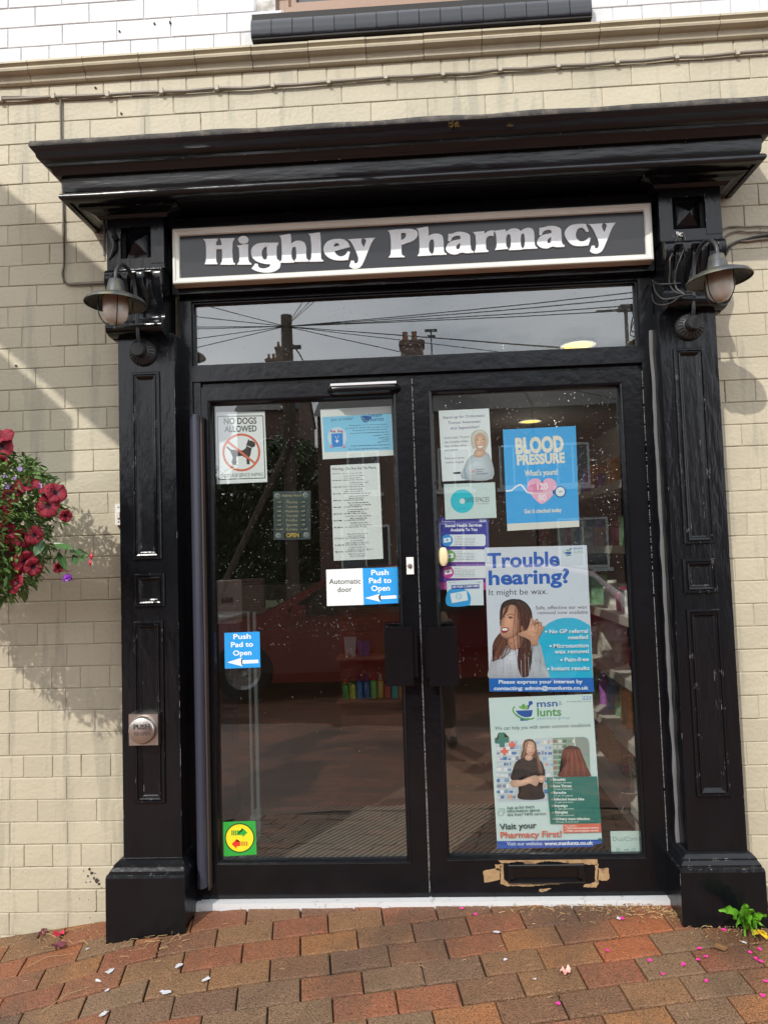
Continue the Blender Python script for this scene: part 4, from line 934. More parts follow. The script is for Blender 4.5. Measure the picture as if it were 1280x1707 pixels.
# left picture: shelves and pharmacist
a.poly([(195, 372), (596, 335), (604, 790), (215, 800)], 'c4d3dc')
rr = random.Random(9)
for row in range(11):
    y = 362 + row * 39
    a.line([(200 + row, y + 24), (598, y + 16)], 4, 'e6ecf0')
    x = 204
    while x < 585:
        wv = rr.uniform(12, 34); hh = rr.uniform(12, 26)
        a.poly([(x, y + 20 - hh), (x + wv, y + 19 - hh), (x + wv, y + 20), (x, y + 21)], rr.choice(['9cc0dc', 'e4e8ea', '4d7fb8', 'd7a48c', 'b7cfd8', '7fa6c4', 'eef0f0', 'c9d8c4', '8a94a8', 'd8dde4'])); x += wv + rr.uniform(2, 12)
a.poly([(188, 340), (216, 338), (216, 303), (256, 301), (257, 336), (288, 334), (290, 370), (258, 373), (258, 405), (224, 406), (222, 376), (190, 378)], '1f7f72')
for (cx, cy, sz) in ((312, 388, 24), (258, 436, 26)):
    a.line([(cx - sz, cy), (cx + sz, cy)], sz * .75, 'e8705c'); a.line([(cx, cy - sz), (cx, cy + sz)], sz * .75, 'e8705c')
a.soft([(372, 484), (388, 420), (392, 370), (420, 350), (455, 352), (480, 378), (488, 440), (505, 520), (520, 592), (495, 590), (470, 520), (420, 500)], '6a4a3c')
a.soft([(358, 772), (368, 700), (372, 640), (304, 636), (318, 560), (345, 505), (395, 484), (480, 484), (520, 510), (540, 560), (545, 606), (512, 640), (524, 700), (536, 770)], '1d2022')
a.soft([(404, 490), (412, 462), (450, 462), (456, 490), (432, 502)], 'd9ac92')
a.soft([(402, 400), (412, 372), (440, 362), (470, 380), (478, 415), (468, 445), (448, 464), (424, 458), (408, 435)], 'e0b69e')
a.line([(428, 410), (440, 409)], 3, '3a2a24'); a.line([(456, 410), (466, 411)], 3, '3a2a24'); a.line([(436, 442), (448, 447), (460, 441)], 4, 'b4545a', True); a.line([(450, 412), (453, 428), (447, 430)], 2, 'b98870')
a.soft([(486, 500), (498, 560), (520, 598), (526, 560), (508, 500)], '7a5846')
a.soft([(303, 642), (370, 640), (430, 618), (470, 606), (498, 614), (505, 640), (495, 668), (478, 682), (440, 664), (390, 680), (320, 690), (302, 672)], 'deb49c')
a.soft([(540, 610), (546, 640), (520, 660), (495, 640), (498, 612)], 'deb49c'); a.line([(455, 625), (495, 640)], 2.5, 'b98870'); a.line([(448, 640), (490, 656)], 2.5, 'b98870'); a.line([(446, 655), (482, 670)], 2.5, 'b98870')
a.strands([(395, 372), (430, 352)], [(385, 480), (400, 470)], 10, ['4e352a', '8c6650', 'a27a60'], 2, 2, 4); a.strands([(470, 380), (486, 420)], [(500, 585), (522, 590)], 14, ['4e352a', '8c6650', 'a27a60'], 4, 2, 4)
a.line([(350, 520), (340, 600), (352, 636)], 3, '34383a', True); a.line([(430, 500), (436, 610)], 2.5, '303436'); a.line([(500, 520), (512, 600)], 3, '34383a')
# right picture
a.poly([(598, 340), (820, 332, ), (848, 345), (856, 372), (864, 612), (606, 618)], '8fa89a')
for row in range(7):
    y = 352 + row * 38
    for k in range(4 if row else 7):
        x = 604 + k * 34; a.poly([(x, y), (x + 26, y), (x + 26, y + 22), (x, y + 22)], rr.choice(['4f8a64', 'c4ccc4', 'a0786a', '7a9c8c', 'd8dcd4', '577a6a']))
    a.line([(600, y + 28), (690, y + 26)], 4, 'c9d2cc')
a.poly([(752, 335), (820, 332), (848, 345), (856, 470), (766, 474)], '8e9c98'); a.line([(752, 334), (764, 470)], 6, 'e2e8e8')
a.soft([(640, 614), (662, 560), (664, 480), (668, 430), (700, 402), (745, 396), (786, 410), (806, 450), (830, 520), (856, 570), (864, 612)], '7a4436')
for k in range(9): a.line([(700 + k * 11, 420 + abs(4 - k) * 6), (680 + k * 19, 520), (668 + k * 22, 606)], 4, ('9a5e4a' if k % 2 else '5f3228'), True)
a.soft([(688, 420), (700, 402), (745, 396), (778, 406), (788, 424), (740, 416)], '47302a')
# list panel
a.poly([(555, 620), (913, 612), (944, 946), (583, 950)], '23776c')
for k, (t, wd, sub) in enumerate((('Sinusitis', 92, '(12 years and over)'), ('Sore Throat', 132, '(5 years and over)'), ('Earache', 90, '(1 to 17 years)'), ('Infected insect bite', 214, '(1 year and over)'), ('Impetigo', 94, '(1 year and over)'), ('Shingles', 92, '(18 years and over)'), ('Urinary tract infection', 244, '(Women 16 to 64 years)'))):
    x = 598 + k * 3.3; y = 643 + k * 46.5; a.text(t, x, y, x + wd, y - 1, 16, 'e9f2ee', .035); a.text(sub, x + 6, y + 19, x + 6 + (130 if k != 6 else 160), y + 18, 11, 'cfe0da', .015); a.poly([(x - 18, y - 12), (x - 7, y - 12), (x - 7, y - 2), (x - 18, y - 2)], 'c9937c')
a.poly([(672, 952), (940, 946), (943, 1008), (676, 1014)], 'e0705a'); a.text('Also available:', 680, 968, 770, 966, 9, 'f4dcd2', .02); a.text('NHS blood pressure service', 700, 986, 925, 982, 12, 'f4e6de', .03); a.text('FREE contraception service', 702, 1006, 925, 1002, 12, 'f4e6de', .03)
for y in (981, 1001): a.ellipse(690, y, 4, 4, 'f4e6de', 8)
for t in (('Ask us for more', 274, 846, 468, 834, 19), ('information about', 275, 868, 508, 860, 19), ('this free* NHS service', 276, 893, 552, 884, 18)): a.text(*t, '35605c', .008)
for q_ in ([(210, 858), (212, 888), (246, 886), (244, 856), (210, 858)], [(222, 850), (222, 842), (254, 842), (256, 868), (248, 870)]): a.line(q_, 3, '7c9c98')
a.text('Visit your', 222, 990, 485, 977, 38, '1d4a4e', .02); a.text('Pharmacy First!', 228, 1050, 662, 1040, 40, 'df6a52', .02)
a.poly([(205, 1072), (950, 1060), (952, 1083), (935, 1092), (905, 1092), (880, 1112), (208, 1127)], '1a58b4'); a.text('Visit our website:', 274, 1103, 528, 1100, 24, 'e6eef8', .008); a.text('www.msnlunts.co.uk', 540, 1101, 886, 1096, 24, 'f2f6fb', .035)
a.poly([(920, 1052), (943, 1050), (945, 1075), (922, 1070)], '1f6f66'); a.done()
# 15 alarm sticker
a = Art('alarm_sticker', 'small pale green alarm sticker in the bottom right corner of the right door pane', 'sticker', IN, (780, 1150), .234375)
a.paper([(1010, 1005), (1212, 1003), (1220, 1160), (1018, 1158)], 'c3dbd4'); a.text('DualCom', 1028, 1076, 1202, 1073, 28, '72858a', -.004); a.ring(1066, 1137, 12, 2.5, '6c8086'); a.ring(1066, 1137, 5, 2, '6c8086'); a.text('csl', 1108, 1142, 1138, 1141, 10, '50646c', .02)
for seg in ([(1162, 1128), (1186, 1127), (1187, 1148), (1163, 1149), (1162, 1128)], [(1168, 1136), (1175, 1142), (1188, 1130)]): a.line(seg, 2.5, '6c8086')
a.done()
# ================================================================= wall lamps
def wall_lamp(bx, bz, lx, lz, label, rot=0):
    t = thing('wall_lamp', label, 'lamp', (bx, -.10, bz), 'gooseneck lamps on the pilasters')
    ly = -.325
    bm = NB(); lathe(bm, [(.0, .062), (.024, .061), (.027, .057), (.028, .03), (.032, .027), (.044, .020), (.052, .010), (.053, 0)], (bx, -.10, bz), (0, -1, 0), 40)
    for k in range(22):
        a = 2 * math.pi * k / 22; c, s_ = math.cos(a), math.sin(a)
        p1 = Vector((bx + c * .033, -.10 - .0285, bz + s_ * .033)); p2 = Vector((bx + c * .047, -.10 - .0195, bz + s_ * .047)); tube(bm, [p1, p2], .0022, 5)
    obj('mount', bm, galvd, t, smooth=True)
    zt = lz + .075
    bm = NB(); tube(bm, spline([(bx, -.135, bz + .02), (bx, -.150, bz + .05), (bx, -.155, bz + .09), (bx + (lx - bx) * .2, -.17, zt + .028), (bx + (lx - bx) * .45, -.215, zt + .070), (bx + (lx - bx) * .75, -.275, zt + .072), (lx, -.318, zt + .03), (lx, ly, zt - .01)], 8), .0068, 10)
    obj('arm', bm, galvd, t, smooth=True)
    til = Matrix.Rotation(rot, 3, 'Y'); C0 = Vector((lx, ly, lz))
    def tl(bm):
        for v in bm.verts: v.co = C0 + til @ (v.co - C0)
    bm = NB(); lathe(bm, [(.0, .070), (.022, .070), (.025, .067), (.036, .020), (.038, .014)], C0, (0, 0, 1), 32); tl(bm); obj('cup', bm, galv, t, smooth=True)
    bm = NB(); lathe(bm, [(.034, .016), (.050, .013), (.075, .006), (.098, -.005), (.106, -.014), (.1075, -.020), (.1055, -.021), (.102, -.013), (.074, .002), (.034, .011)], C0, (0, 0, 1), 56); tl(bm); obj('shade', bm, galv, t, smooth=True)
    bm = NB(); lathe(bm, [(.038, .010), (.0435, .0), (.044, -.04), (.042, -.060), (.036, -.076), (.026, -.087), (.013, -.0925), (0, -.094)], C0, (0, 0, 1), 32); tl(bm); obj('globe', bm, opal, t, smooth=True)
    bm = NB()
    for a in (.5, .5 + math.pi / 2):
        pts = []
        for k in range(21):
            u = math.pi * k / 20; r = .058; x = math.cos(u) * r; z = -.045 - math.sin(u) * .060
            pts.append(C0 + Vector((math.cos(a) * x, math.sin(a) * x, z)))
        pts = [C0 + Vector((math.cos(a) * .058, math.sin(a) * .058, .0))] + pts + [C0 + Vector((-math.cos(a) * .058, -math.sin(a) * .058, .0))]
        tube(bm, pts, .0022, 6)
    lathe(bm, [(0, -.101), (.008, -.102), (.008, -.108), (0, -.109)], C0, (0, 0, 1), 12); tl(bm)
    obj('guard_wires', bm, galvd, t, smooth=True)
    return t
wall_lamp(-1.000, 2.128, -1.010, 2.262, 'gooseneck lamp with opal globe on the left pilaster beside the start of the sign', .02)
wall_lamp(1.0815, 2.131, 1.103, 2.240, 'gooseneck lamp with opal globe and loose wires on the right pilaster', -.05)

# ================================================================= cables
def wire(name, pts, r, mat, label, cat='cable', y=-.008, parent=None):
    P = []
    for p in pts:
        yy = p[2] if len(p) > 2 else y; P.append(P3(p[0], p[1], yy))
    bm = NB(); tube(bm, spline(P, 6), r, 8); o = obj(name, bm, mat, parent, smooth=True)
    if not parent: tag(o, label, cat)
    return o
cab = thing('wall_cable', 'grey cable clipped along the cream bricks below the string course', 'cable', (0, 0, 3.2))
pts = [(-60, 167), (0, 165.5), (50, 164), (90, 161.5), (130, 160.5), (180, 158), (225, 155), (270, 153), (310, 152), (362, 147.5), (410, 147), (455, 143), (500, 141), (548, 136.5), (595, 133), (643, 129), (690, 127), (738, 123.5), (785, 122), (833, 116), (880, 114.5), (930, 110), (980, 108), (1028, 103.5), (1075, 101), (1127, 95.5), (1175, 94), (1228, 88.5), (1290, 84), (1360, 78)]
wire('cable', pts, .0068, cablem, '', parent=cab, y=-.012)
for (px, py) in ((2, 166), (90, 161), (180, 157.5), (270, 152.5), (362, 147), (455, 142.5), (548, 136), (643, 128.5), (738, 123), (833, 115.5), (930, 109.5), (1028, 103), (1127, 95), (1228, 88)):
    c = P3(px, py, -.012); bm = NB(); box(bm, c.x - .007, c.x + .007, -.0205, .001, c.z - .010, c.z + .013); obj('clip', bm, pm('cable_clip', (.42, .38, .30), .6) if 'cable_clip' not in bpy.data.materials else bpy.data.materials['cable_clip'], cab, bev=.002)
wire('cable', [(-30, 162), (20, 161), (60, 161.5), (100, 162), (130, 164), (158, 162.5), (178, 159)], .003, cablem, 'thin second cable sagging beside the clipped one at the top left')
wire('cable', [(101.5, 163), (102.5, 220), (104.5, 300), (106, 340), (107, 400), (107.5, 440), (105, 455), (107, 466), (114, 474), (130, 474.5), (155, 473.5), (182, 472)], .0042, pm('brown_grey_cable', (.10, .085, .065), .6), 'thin cable dropping down the wall and turning towards the left lamp')
# right side cables
wire('cable', [(1196, 388), (1212, 379), (1225, 377.5), (1246, 378), (1262, 377), (1300, 378)], .0035, cablem, 'uppermost beige cable running off to the right of the right pilaster')
wire('cable', [(1196, 410), (1206, 397), (1218, 388), (1232, 385), (1246, 387), (1262, 386), (1300, 388)], .0035, cablem, 'beige cable second from the top right of the right pilaster')
wire('cable', [(1207, 450), (1206.5, 436), (1209, 424), (1217, 411), (1228, 403), (1246, 398), (1262, 394), (1300, 390)], .0045, cabled, 'thick black cable curving up beside the right lamp to the right')
wire('cable', [(1199, 430), (1205, 418), (1214, 409), (1228, 402), (1246, 402), (1262, 399.5), (1300, 396)], .004, cablem, 'lowest beige cable under the black cable beside the right lamp')
# wires round right console
wl = [(1130, 393, -.135), (1126, 400, -.142), (1121, 420, -.16), (1116, 432, -.175), (1116, 452, -.165), (1115, 470, -.15), (1120, 482, -.15), (1128, 488, -.165), (1140, 491, -.17)]
wire('loose_wire', wl, .0026, cabled, 'pale-tipped loose wire hanging from the pyramid block, the left one of two', 'wire')
wire('loose_wire', [(1137, 388, -.135), (1141, 396, -.14), (1140, 412, -.155), (1134, 428, -.178), (1127, 448, -.17), (1124, 468, -.152), (1128, 482, -.155), (1140, 490, -.17)], .0026, cabled, 'loose wire hanging from the pyramid block, nearer the lamp', 'wire')
wire('loose_wire', [(1087, 466, -.03), (1091, 484, -.10), (1099, 495, -.15), (1109, 499, -.165), (1125, 496, -.17), (1146, 491, -.17), (1160, 494, -.165)], .0026, cabled, 'wire looping low across the right console from the caulk', 'wire')
wire('loose_wire', [(1086, 467, -.03), (1094, 473, -.12), (1110, 473.5, -.15), (1134, 472, -.155)], .0022, cabled, 'straight thin wire across the middle of the right console', 'wire')
wire('loose_wire', [(1086, 490, -.03), (1089, 503, -.10), (1098, 508, -.15), (1112, 507, -.165), (1124, 501, -.168), (1132, 494, -.17)], .0022, cabled, 'lowest drooping wire under the right console scroll', 'wire')
for (a_, b_) in (((1125, 395), (1129, 402)), ((1134, 386), (1141, 392))):
    pass
bm = NB()
for k in range(26):
    c = P3(1130 + rb.uniform(-3, 9), 390 + rb.uniform(-3, 4), -.133); lathe(bm, [(0, .003), (.003, 0), (0, -.003)], c, (rb.uniform(-1, 1), -1, 0), 5)
obj('white_filler', bm, pm('white_filler', (.6, .6, .6), .8), SF)
# upright strap and box at the left capital
bm = NB(); box(bm, *(lambda p, q_: (p.x - .003, p.x + .003, -.125, -.118, q_.z, p.z))(P3(174.5, 357, -.12), P3(177, 427, -.12))); tube(bm, [P3(167, 392, -.11), P3(176, 394, -.12)], .004, 6)
tag(obj('cable_strap', bm, galvd), 'thin upright grey strip beside the left capital', 'strip')
bm = NB(); tube(bm, spline([P3(182, 385, -.135), P3(186, 395, -.15), P3(190, 410, -.145), P3(186, 425, -.135), P3(182, 432, -.13)], 5), .006, 8); tube(bm, [P3(186, 388, -.135), P3(191, 396, -.15)], .013, 8)
obj('old_bracket', bm, galvd, pL, smooth=True)

# nails left in the bricks
for k, (px, py, where) in enumerate(((200, 53, 'in the white bricks above the string course'), (203, 128, 'high in the cream bricks under the string course'), (160, 147, 'just above the clipped cable'), (203, 190, 'below the clipped cable'), (284, 38, 'in the white bricks, further right'), (258, 40, 'in the white bricks, small'), (549, 138, 'behind the cable clip near the middle'), (28, 610, 'low in the shaded bricks at the left'))):
    c = P3(px, py, 0); bm = NB(); tube(bm, [c + Vector((0, .004, 0)), c + Vector((.0005, -.005, .0)), c + Vector((.001, -.007, -.001))], [.0045, .004, .003], 8)
    tag(obj('wall_nail', bm, galvd), 'painted-over nail stub ' + where, 'nail')
# switch on the wall
sw = thing('bell_switch', 'small white bell switch on the bricks beside the left pilaster', 'switch', P3(198, 858, 0))
x0, z1 = Q(192, 840, -.02); x1, z0 = Q(204, 875, -.02); 
bm = NB(); box(bm, x0, x1, -.020, .002, z0, z1); obj('case', bm, wplastic, sw, bev=.003)
bm = NB(); box(bm, x0 + .009, x1 - .007, -.027, -.0195, z0 + .027, z1 - .032); obj('rocker', bm, pm('ivory_rocker', (.7, .66, .54), .35), sw, bev=.0015)
for z in (z0 + .012, z1 - .014): bm = NB(); lathe(bm, [(0, .001), (.0028, .0005), (.0028, 0)], ((x0 + x1) / 2, -.0202, z), (0, -1, 0), 10); obj('screw', bm, galvd, sw)
# push pad
pb = thing('push_pad', 'square steel PUSH TO OPEN pad with a round button on the left pilaster', 'button', P3(240, 1217, -.1))
x0, z1 = Q(215, 1191, -.135); x1, z0 = Q(265, 1242, -.135)
bm = NB(); box(bm, x0, x1 - .002, -.135, -.099, z0, z1); obj('box', bm, steel, pb, bev=.002)
c = P3(238, 1217, -.145); bm = NB(); lathe(bm, [(0, .016), (.044, .016), (.047, .014), (.051, .004), (.051, -.01)], c, (0, -1, 0), 48); obj('button', bm, steel, pb, smooth=True)
a = Art('x', '', '', -.1625, (0, 0), 1); 
a.text('PUSH', 223, 1216, 250, 1215, 7.5, '3a3632', .02); a.text('TO OPEN', 223, 1227, 251, 1226, 5.5, '4a4642', .0)
me = bpy.data.meshes.new('engraving'); a.bm.to_mesh(me); a.bm.free()
for m in a.mats: me.materials.append(m)
link('engraving', me, pb)

# ================================================================= hanging basket
leafm = pm('basket_foliage', (.075, .15, .025), .55, island=.5, sub=0, var=.15, vscale=20)
leafd = pm('basket_leaves', (.05, .12, .035), .35, island=.3)
petm = pm('crimson_petal', (.19, .002, .015), .75, var=.25, vscale=60, island=.12)
petd = pm('petunia_throat', (.035, .002, .01), .6)
lil = pm('lilac_petal', (.42, .30, .62), .5); redm = pm('fuchsia_red', (.55, .03, .05), .4); purm = pm('fuchsia_purple', (.20, .03, .35), .45)
rbk = random.Random(21)
BY = -.36
bk = thing('hanging_basket', 'hanging basket of crimson petunias and trailing greenery on the left wall', 'hanging basket', P3(-20, 880, BY))
bc = P3(-25, 872, BY)
bm = NB(); lathe(bm, [(0, -.17), (.08, -.155), (.14, -.10), (.17, -.02), (.175, .02), (.165, .02), (.15, -.03), (0, -.05)], bc + Vector((-.02, .04, -.05)), (0, 0, 1), 32); obj('basket', bm, pm('coir_liner', (.06, .045, .025), .95, bump=1, bscale=40), bk)
bm = NB()
for a_ in (.4, 2.5, 4.6): tube(bm, [bc + Vector((.15 * math.cos(a_) - .02, .04 + .15 * math.sin(a_), 0)), bc + Vector((-.21, .04, .50))], .0025, 5)
obj('chain', bm, galvd, bk)
br_ = bc + Vector((-.21, .04, .50))
bm = NB(); box(bm, br_.x - .015, br_.x + .015, -.012, .003, br_.z - .25, br_.z + .08); tube(bm, [(br_.x, -.005, br_.z + .03), (br_.x, br_.y - .02, br_.z + .03), (br_.x, br_.y - .035, br_.z + .02), (br_.x, br_.y - .015, br_.z)], .007, 8); tube(bm, [(br_.x, -.005, br_.z - .22), (br_.x, br_.y * .6, br_.z + .03)], .005, 8)
tag(obj('basket_bracket', bm, galvd), 'dark iron wall bracket from which the flower basket hangs', 'bracket')
bm = NB()
def leaf(bm, p, d, L_, wd, droop=.3):
    d = d.normalized(); s_ = d.cross(Vector((0, 0, 1)));
    if s_.length < .1: s_ = Vector((1, 0, 0))
    s_.normalize(); up = s_.cross(d); a = rbk.uniform(-1.2, 1.2); s_ = (s_ * math.cos(a) + up * math.sin(a))
    ms = [p, p + d * L_ * .35 + Vector((0, 0, -.02 * L_)), p + d * L_ * .7 + Vector((0, 0, -droop * L_ * .25)), p + d * L_ + Vector((0, 0, -droop * L_ * .6))]
    ws = [.08, .5, .42, .02]; A = [bm.verts.new(m_ + s_ * wd * w_) for m_, w_ in zip(ms, ws)]; B = [bm.verts.new(m_ - s_ * wd * w_ + up * 0) for m_, w_ in zip(ms, ws)]; Cn = [bm.verts.new(m_ - up * wd * .12) for m_ in ms]
    for i in range(3):
        bm.faces.new((A[i], A[i + 1], Cn[i + 1], Cn[i])); bm.faces.new((Cn[i], Cn[i + 1], B[i + 1], B[i]))
def in_profile():
    # foliage volume: crown plus trailing skirt
    while True:
        x = rbk.uniform(-.42, .28); z = rbk.uniform(-.27, .24); y = rbk.uniform(-.22, .24)
        if z > 0: lim = .27 * math.sqrt(max(0, 1 - (z / .27) ** 2)) + .02
        else: lim = .24 * math.sqrt(max(0, 1 - (z / .29) ** 2))
        if x * x / (lim + .001) ** 2 / (1.0 if x > 0 else 2.2) + y * y / .055 < 1: return Vector((x, y, z))
for k in range(9500):
    v = in_profile(); p = bc + v + Vector((-.02, 0, 0))
    d = (v * .6 + Vector((rbk.gauss(0, .17), rbk.gauss(0, .17), rbk.gauss(0, .15))))
    if d.length < .01: continue
    leaf(bm, p, d, rbk.uniform(.016, .040), rbk.uniform(.005, .014))
for k in range(70):   # thin stems poking out
    v = in_profile(); p = bc + v; e = p + (v.normalized() + Vector((rbk.gauss(0, .3), rbk.gauss(0, .3), rbk.gauss(0, .3)))) * rbk.uniform(.03, .08); tube(bm, [p, (p + e) / 2 + Vector((0, 0, .005)), e], .0009, 4)
tag(obj('foliage', bm, leafm, bk), kind='stuff')
# trailing fuchsia stem with broad leaves
bm = NB(); stem = [P3(70, 915, -.40), P3(95, 912, -.42), P3(120, 916, -.42), P3(140, 922, -.42), P3(153, 925, -.42)]
tube(bm, spline(stem, 5), .0018, 6)
for (px, py, tx, ty, w_) in ((72, 900, 58, 925, .03), (90, 905, 122, 914, .032), (100, 916, 88, 938, .028), (112, 908, 108, 934, .026), (118, 915, 135, 924, .026), (130, 915, 146, 920, .016), (142, 922, 135, 936, .015), (98, 920, 110, 948, .028), (60, 905, 70, 890, .03), (88, 930, 100, 955, .022), (80, 912, 64, 945, .028), (122, 925, 130, 940, .022)):
    a_ = P3(px, py, -.42); b_ = P3(tx, ty, -.44 + rbk.uniform(-.02, .02)); leaf(bm, a_, b_ - a_, (b_ - a_).length, w_ * 1.1, .1)
obj('fuchsia_stem', bm, leafd, bk)
def petunia(px, py, r, tilt=(0, 0), y=-.44):
    r = r * 1.1
    c = P3(px, py, y); n = Vector((tilt[0], -1, tilt[1])).normalized(); a = n.orthogonal().normalized(); b = n.cross(a)
    bm = NB(); rings = []; N = 40; ph = rbk.uniform(0, 6)
    for (rr_, h) in ((.0, -.010), (.12, -.006), (.3, -.001), (.6, .003), (.85, .004), (1.0, .0)):
        ring = []
        for k in range(N):
            t = 2 * math.pi * k / N; lobe = 1 - .07 * (abs(math.sin(2.5 * t + ph)) ** 6) * rr_; wv = .0035 * math.sin(5 * t + ph * 2) * rr_ + .002 * math.sin(11 * t + ph) * rr_
            ring.append(bm.verts.new(c + (a * math.cos(t) + b * math.sin(t)) * r * rr_ * lobe + n * (h + wv)) if rr_ > 0 else None)
        rings.append(ring)
    cv = bm.verts.new(c - n * .012)
    for k in range(N): bm.faces.new((cv, rings[1][k], rings[1][(k + 1) % N])).material_index = 1
    for i in range(1, 5):
        for k in range(N): bm.faces.new((rings[i][k], rings[i + 1][k], rings[i + 1][(k + 1) % N], rings[i][(k + 1) % N])).material_index = 1 if i < 2 else 0
    bmesh.ops.recalc_face_normals(bm, faces=bm.faces)
    obj('petunia', bm, [petm, petd], bk, smooth=True)
for f in ((6, 726, .034, (.2, 1.0)), (2, 745, .040, (.1, .1)), (2, 772, .026, (.5, -.8)), (45, 807, .040, (.3, 1.3)), (19, 826, .040, (-.3, .4)), (0, 854, .044, (-.2, 0)), (80, 843, .0385, (0, .1)), (94, 821, .034, (.9, .6)), (78, 815, .025, (-.4, 1.2)), (110, 860, .020, (1.0, -.2)), (9, 889, .037, (.0, .3)), (38, 897, .032, (.8, -.2)), (57, 892, .030, (.1, .2)), (12, 905, .032, (-.3, -.6)), (43, 937, .036, (.6, -.3)), (56, 945, .028, (.9, -.1)), (28, 972, .036, (-.7, .4)), (-25, 800, .04, (0, 0)), (-40, 930, .04, (0, 0)), (98, 946, .018, (1.4, -.3))): petunia(*f)
for _ in range(26):
    v = None
    while v is None or v.x > -.10: v = in_profile()
    petunia(-28 + v.x * 490, 872 - v.z * 490, rbk.uniform(.030, .040), (rbk.uniform(-.5, .5), rbk.uniform(-.2, .8)), BY - .10 - .10 * max(0, 1 - abs(v.x + .15) * 3))
for (px, py) in ((14, 811), (10, 796), (34, 782), (26, 799), (67, 810)):
    bm = NB()
    for k in range(5):
        a_ = k * 1.257 + px; p = P3(px, py, -.43); d = Vector((math.cos(a_), -.3, math.sin(a_))) * .011; e = d.cross(Vector((0, 1, 0))).normalized() * .005
        bm.faces.new([bm.verts.new(v) for v in (p, p + d * .6 + e, p + d, p + d * .6 - e)])
    obj('lilac_bloom', bm, lil, bk)
bm = NB(); c = P3(113, 953, -.44)
for k in range(10):
    a_ = k * .63; d = Vector((math.cos(a_) * .02, math.sin(a_) * .015, .004)); p = c; e = d.cross(Vector((0, 0, 1))).normalized() * .009; f = bm.faces.new([bm.verts.new(v) for v in (p, p + d * .6 + e, p + d, p + d * .6 - e)]); f.material_index = 0
for k in range(16):
    a_ = k * .8; d = Vector((math.cos(a_) * .018, math.sin(a_) * .018, -.016 - .006 * (k % 3))); p = c + Vector((0, 0, -.006)); e = d.cross(Vector((0, 0, 1))).normalized() * .010; f = bm.faces.new([bm.verts.new(v) for v in (p, p + d * .5 + e, p + d, p + d * .5 - e)]); f.material_index = 1
obj('fuchsia_bloom', bm, [redm, purm], bk)
bm = NB()
for (px, py) in ((153, 927), (151, 938)):
    c = P3(px, py, -.42); lathe(bm, [(0, .010), (.003, .007), (.0055, 0), (.0045, -.006), (0, -.013)], c, (0, 0, 1), 10); tube(bm, [c + Vector((0, 0, .01)), c + Vector((-.004, 0, .022))], .0008, 4)
obj('fuchsia_bud', bm, redm, bk, smooth=True)

# unseen sheets added left of the frame, outlined to cast the wall shadows
castm = pm('shadow_caster_sheet', (.55, .5, .4), .8)
def shade(pts, depth, th=.01):
    P = []
    for (px, py) in pts:
        p = P3(px, py, 0); P.append(p - SUN * (depth / SUN.y))
    bm = NB(); f = [bm.verts.new(p) for p in P]; b = [bm.verts.new(p + Vector((0, th, 0))) for p in P]; bm.faces.new(f); bm.faces.new(b[::-1])
    for i in range(len(f)):
        j = (i + 1) % len(f); bm.faces.new((f[i], f[j], b[j], b[i]))
    bmesh.ops.recalc_face_normals(bm, faces=bm.faces); return bm
tag(obj('shadow_caster', shade([(-420, -60), (0, 305), (18, 322), (100, 390), (183, 460), (300, 560), (330, 860), (196, 742), (127, 684), (60, 625), (0, 574), (-420, 250)], 1.45), castm), 'upper unseen sheet added left of the frame to cast the wall shadow', 'shade sail')
tag(obj('shadow_caster', shade([(-420, 270), (0, 590), (60, 642), (122, 700), (123, 800), (62, 812), (0, 762), (-420, 520)], 1.25), castm), 'lower unseen sheet added left of the frame to cast the wall shadow', 'shade sail')

# ================================================================= paving
pavc = bpy.data.materials.new('clay_pavers'); pavc.use_nodes = True
n = pavc.node_tree.nodes; l = pavc.node_tree.links.new; b = n['Principled BSDF']
g = n.new('ShaderNodeNewGeometry'); ramp = n.new('ShaderNodeValToRGB'); ramp.color_ramp.interpolation = 'LINEAR'
els = ramp.color_ramp.elements; els[0].color = (.14, .07, .042, 1); els[1].color = (.33, .09, .034, 1)
for pos, c in ((.14, (.19, .115, .065, 1)), (.3, (.23, .115, .048, 1)), (.45, (.17, .08, .042, 1)), (.6, (.27, .092, .04, 1)), (.78, (.22, .074, .035, 1)), (.9, (.28, .13, .045, 1))):
    e = els.new(pos); e.color = c
l(g.outputs['Random Per Island'], ramp.inputs[0])
tcn = n.new('ShaderNodeTexCoord')
t1 = n.new('ShaderNodeTexNoise'); t1.inputs['Scale'].default_value = 9; t1.inputs['Detail'].default_value = 8; t1.inputs['Roughness'].default_value = .7
t2 = n.new('ShaderNodeTexNoise'); t2.inputs['Scale'].default_value = 210; t2.inputs['Detail'].default_value = 4
t3 = n.new('ShaderNodeTexNoise'); t3.inputs['Scale'].default_value = 2.6; t3.inputs['Detail'].default_value = 5
t4 = n.new('ShaderNodeTexVoronoi'); t4.inputs['Scale'].default_value = 260
for t in (t1, t2, t3, t4): l(tcn.outputs['Object'], t.inputs['Vector'])
def mixc(fac, a, bcol, mode='MIX', f0=.4, f1=.6, amt=1.0):
    r = n.new('ShaderNodeMapRange'); r.inputs[1].default_value = f0; r.inputs[2].default_value = f1; r.inputs[4].default_value = amt; l(fac, r.inputs[0])
    x = n.new('ShaderNodeMixRGB'); x.blend_type = mode; l(r.outputs[0], x.inputs[0]); l(a, x.inputs[1]); x.inputs[2].default_value = (*bcol, 1); return x.outputs[0]
c = mixc(t1.outputs['Fac'], ramp.outputs[0], (.12, .075, .035), f0=.46, f1=.70, amt=.6)
c = mixc(t3.outputs['Fac'], c, (.085, .048, .028), f0=.48, f1=.66, amt=.7)
c = mixc(t2.outputs['Fac'], c, (.36, .33, .31), 'MULTIPLY', f0=.5, f1=.36, amt=1)
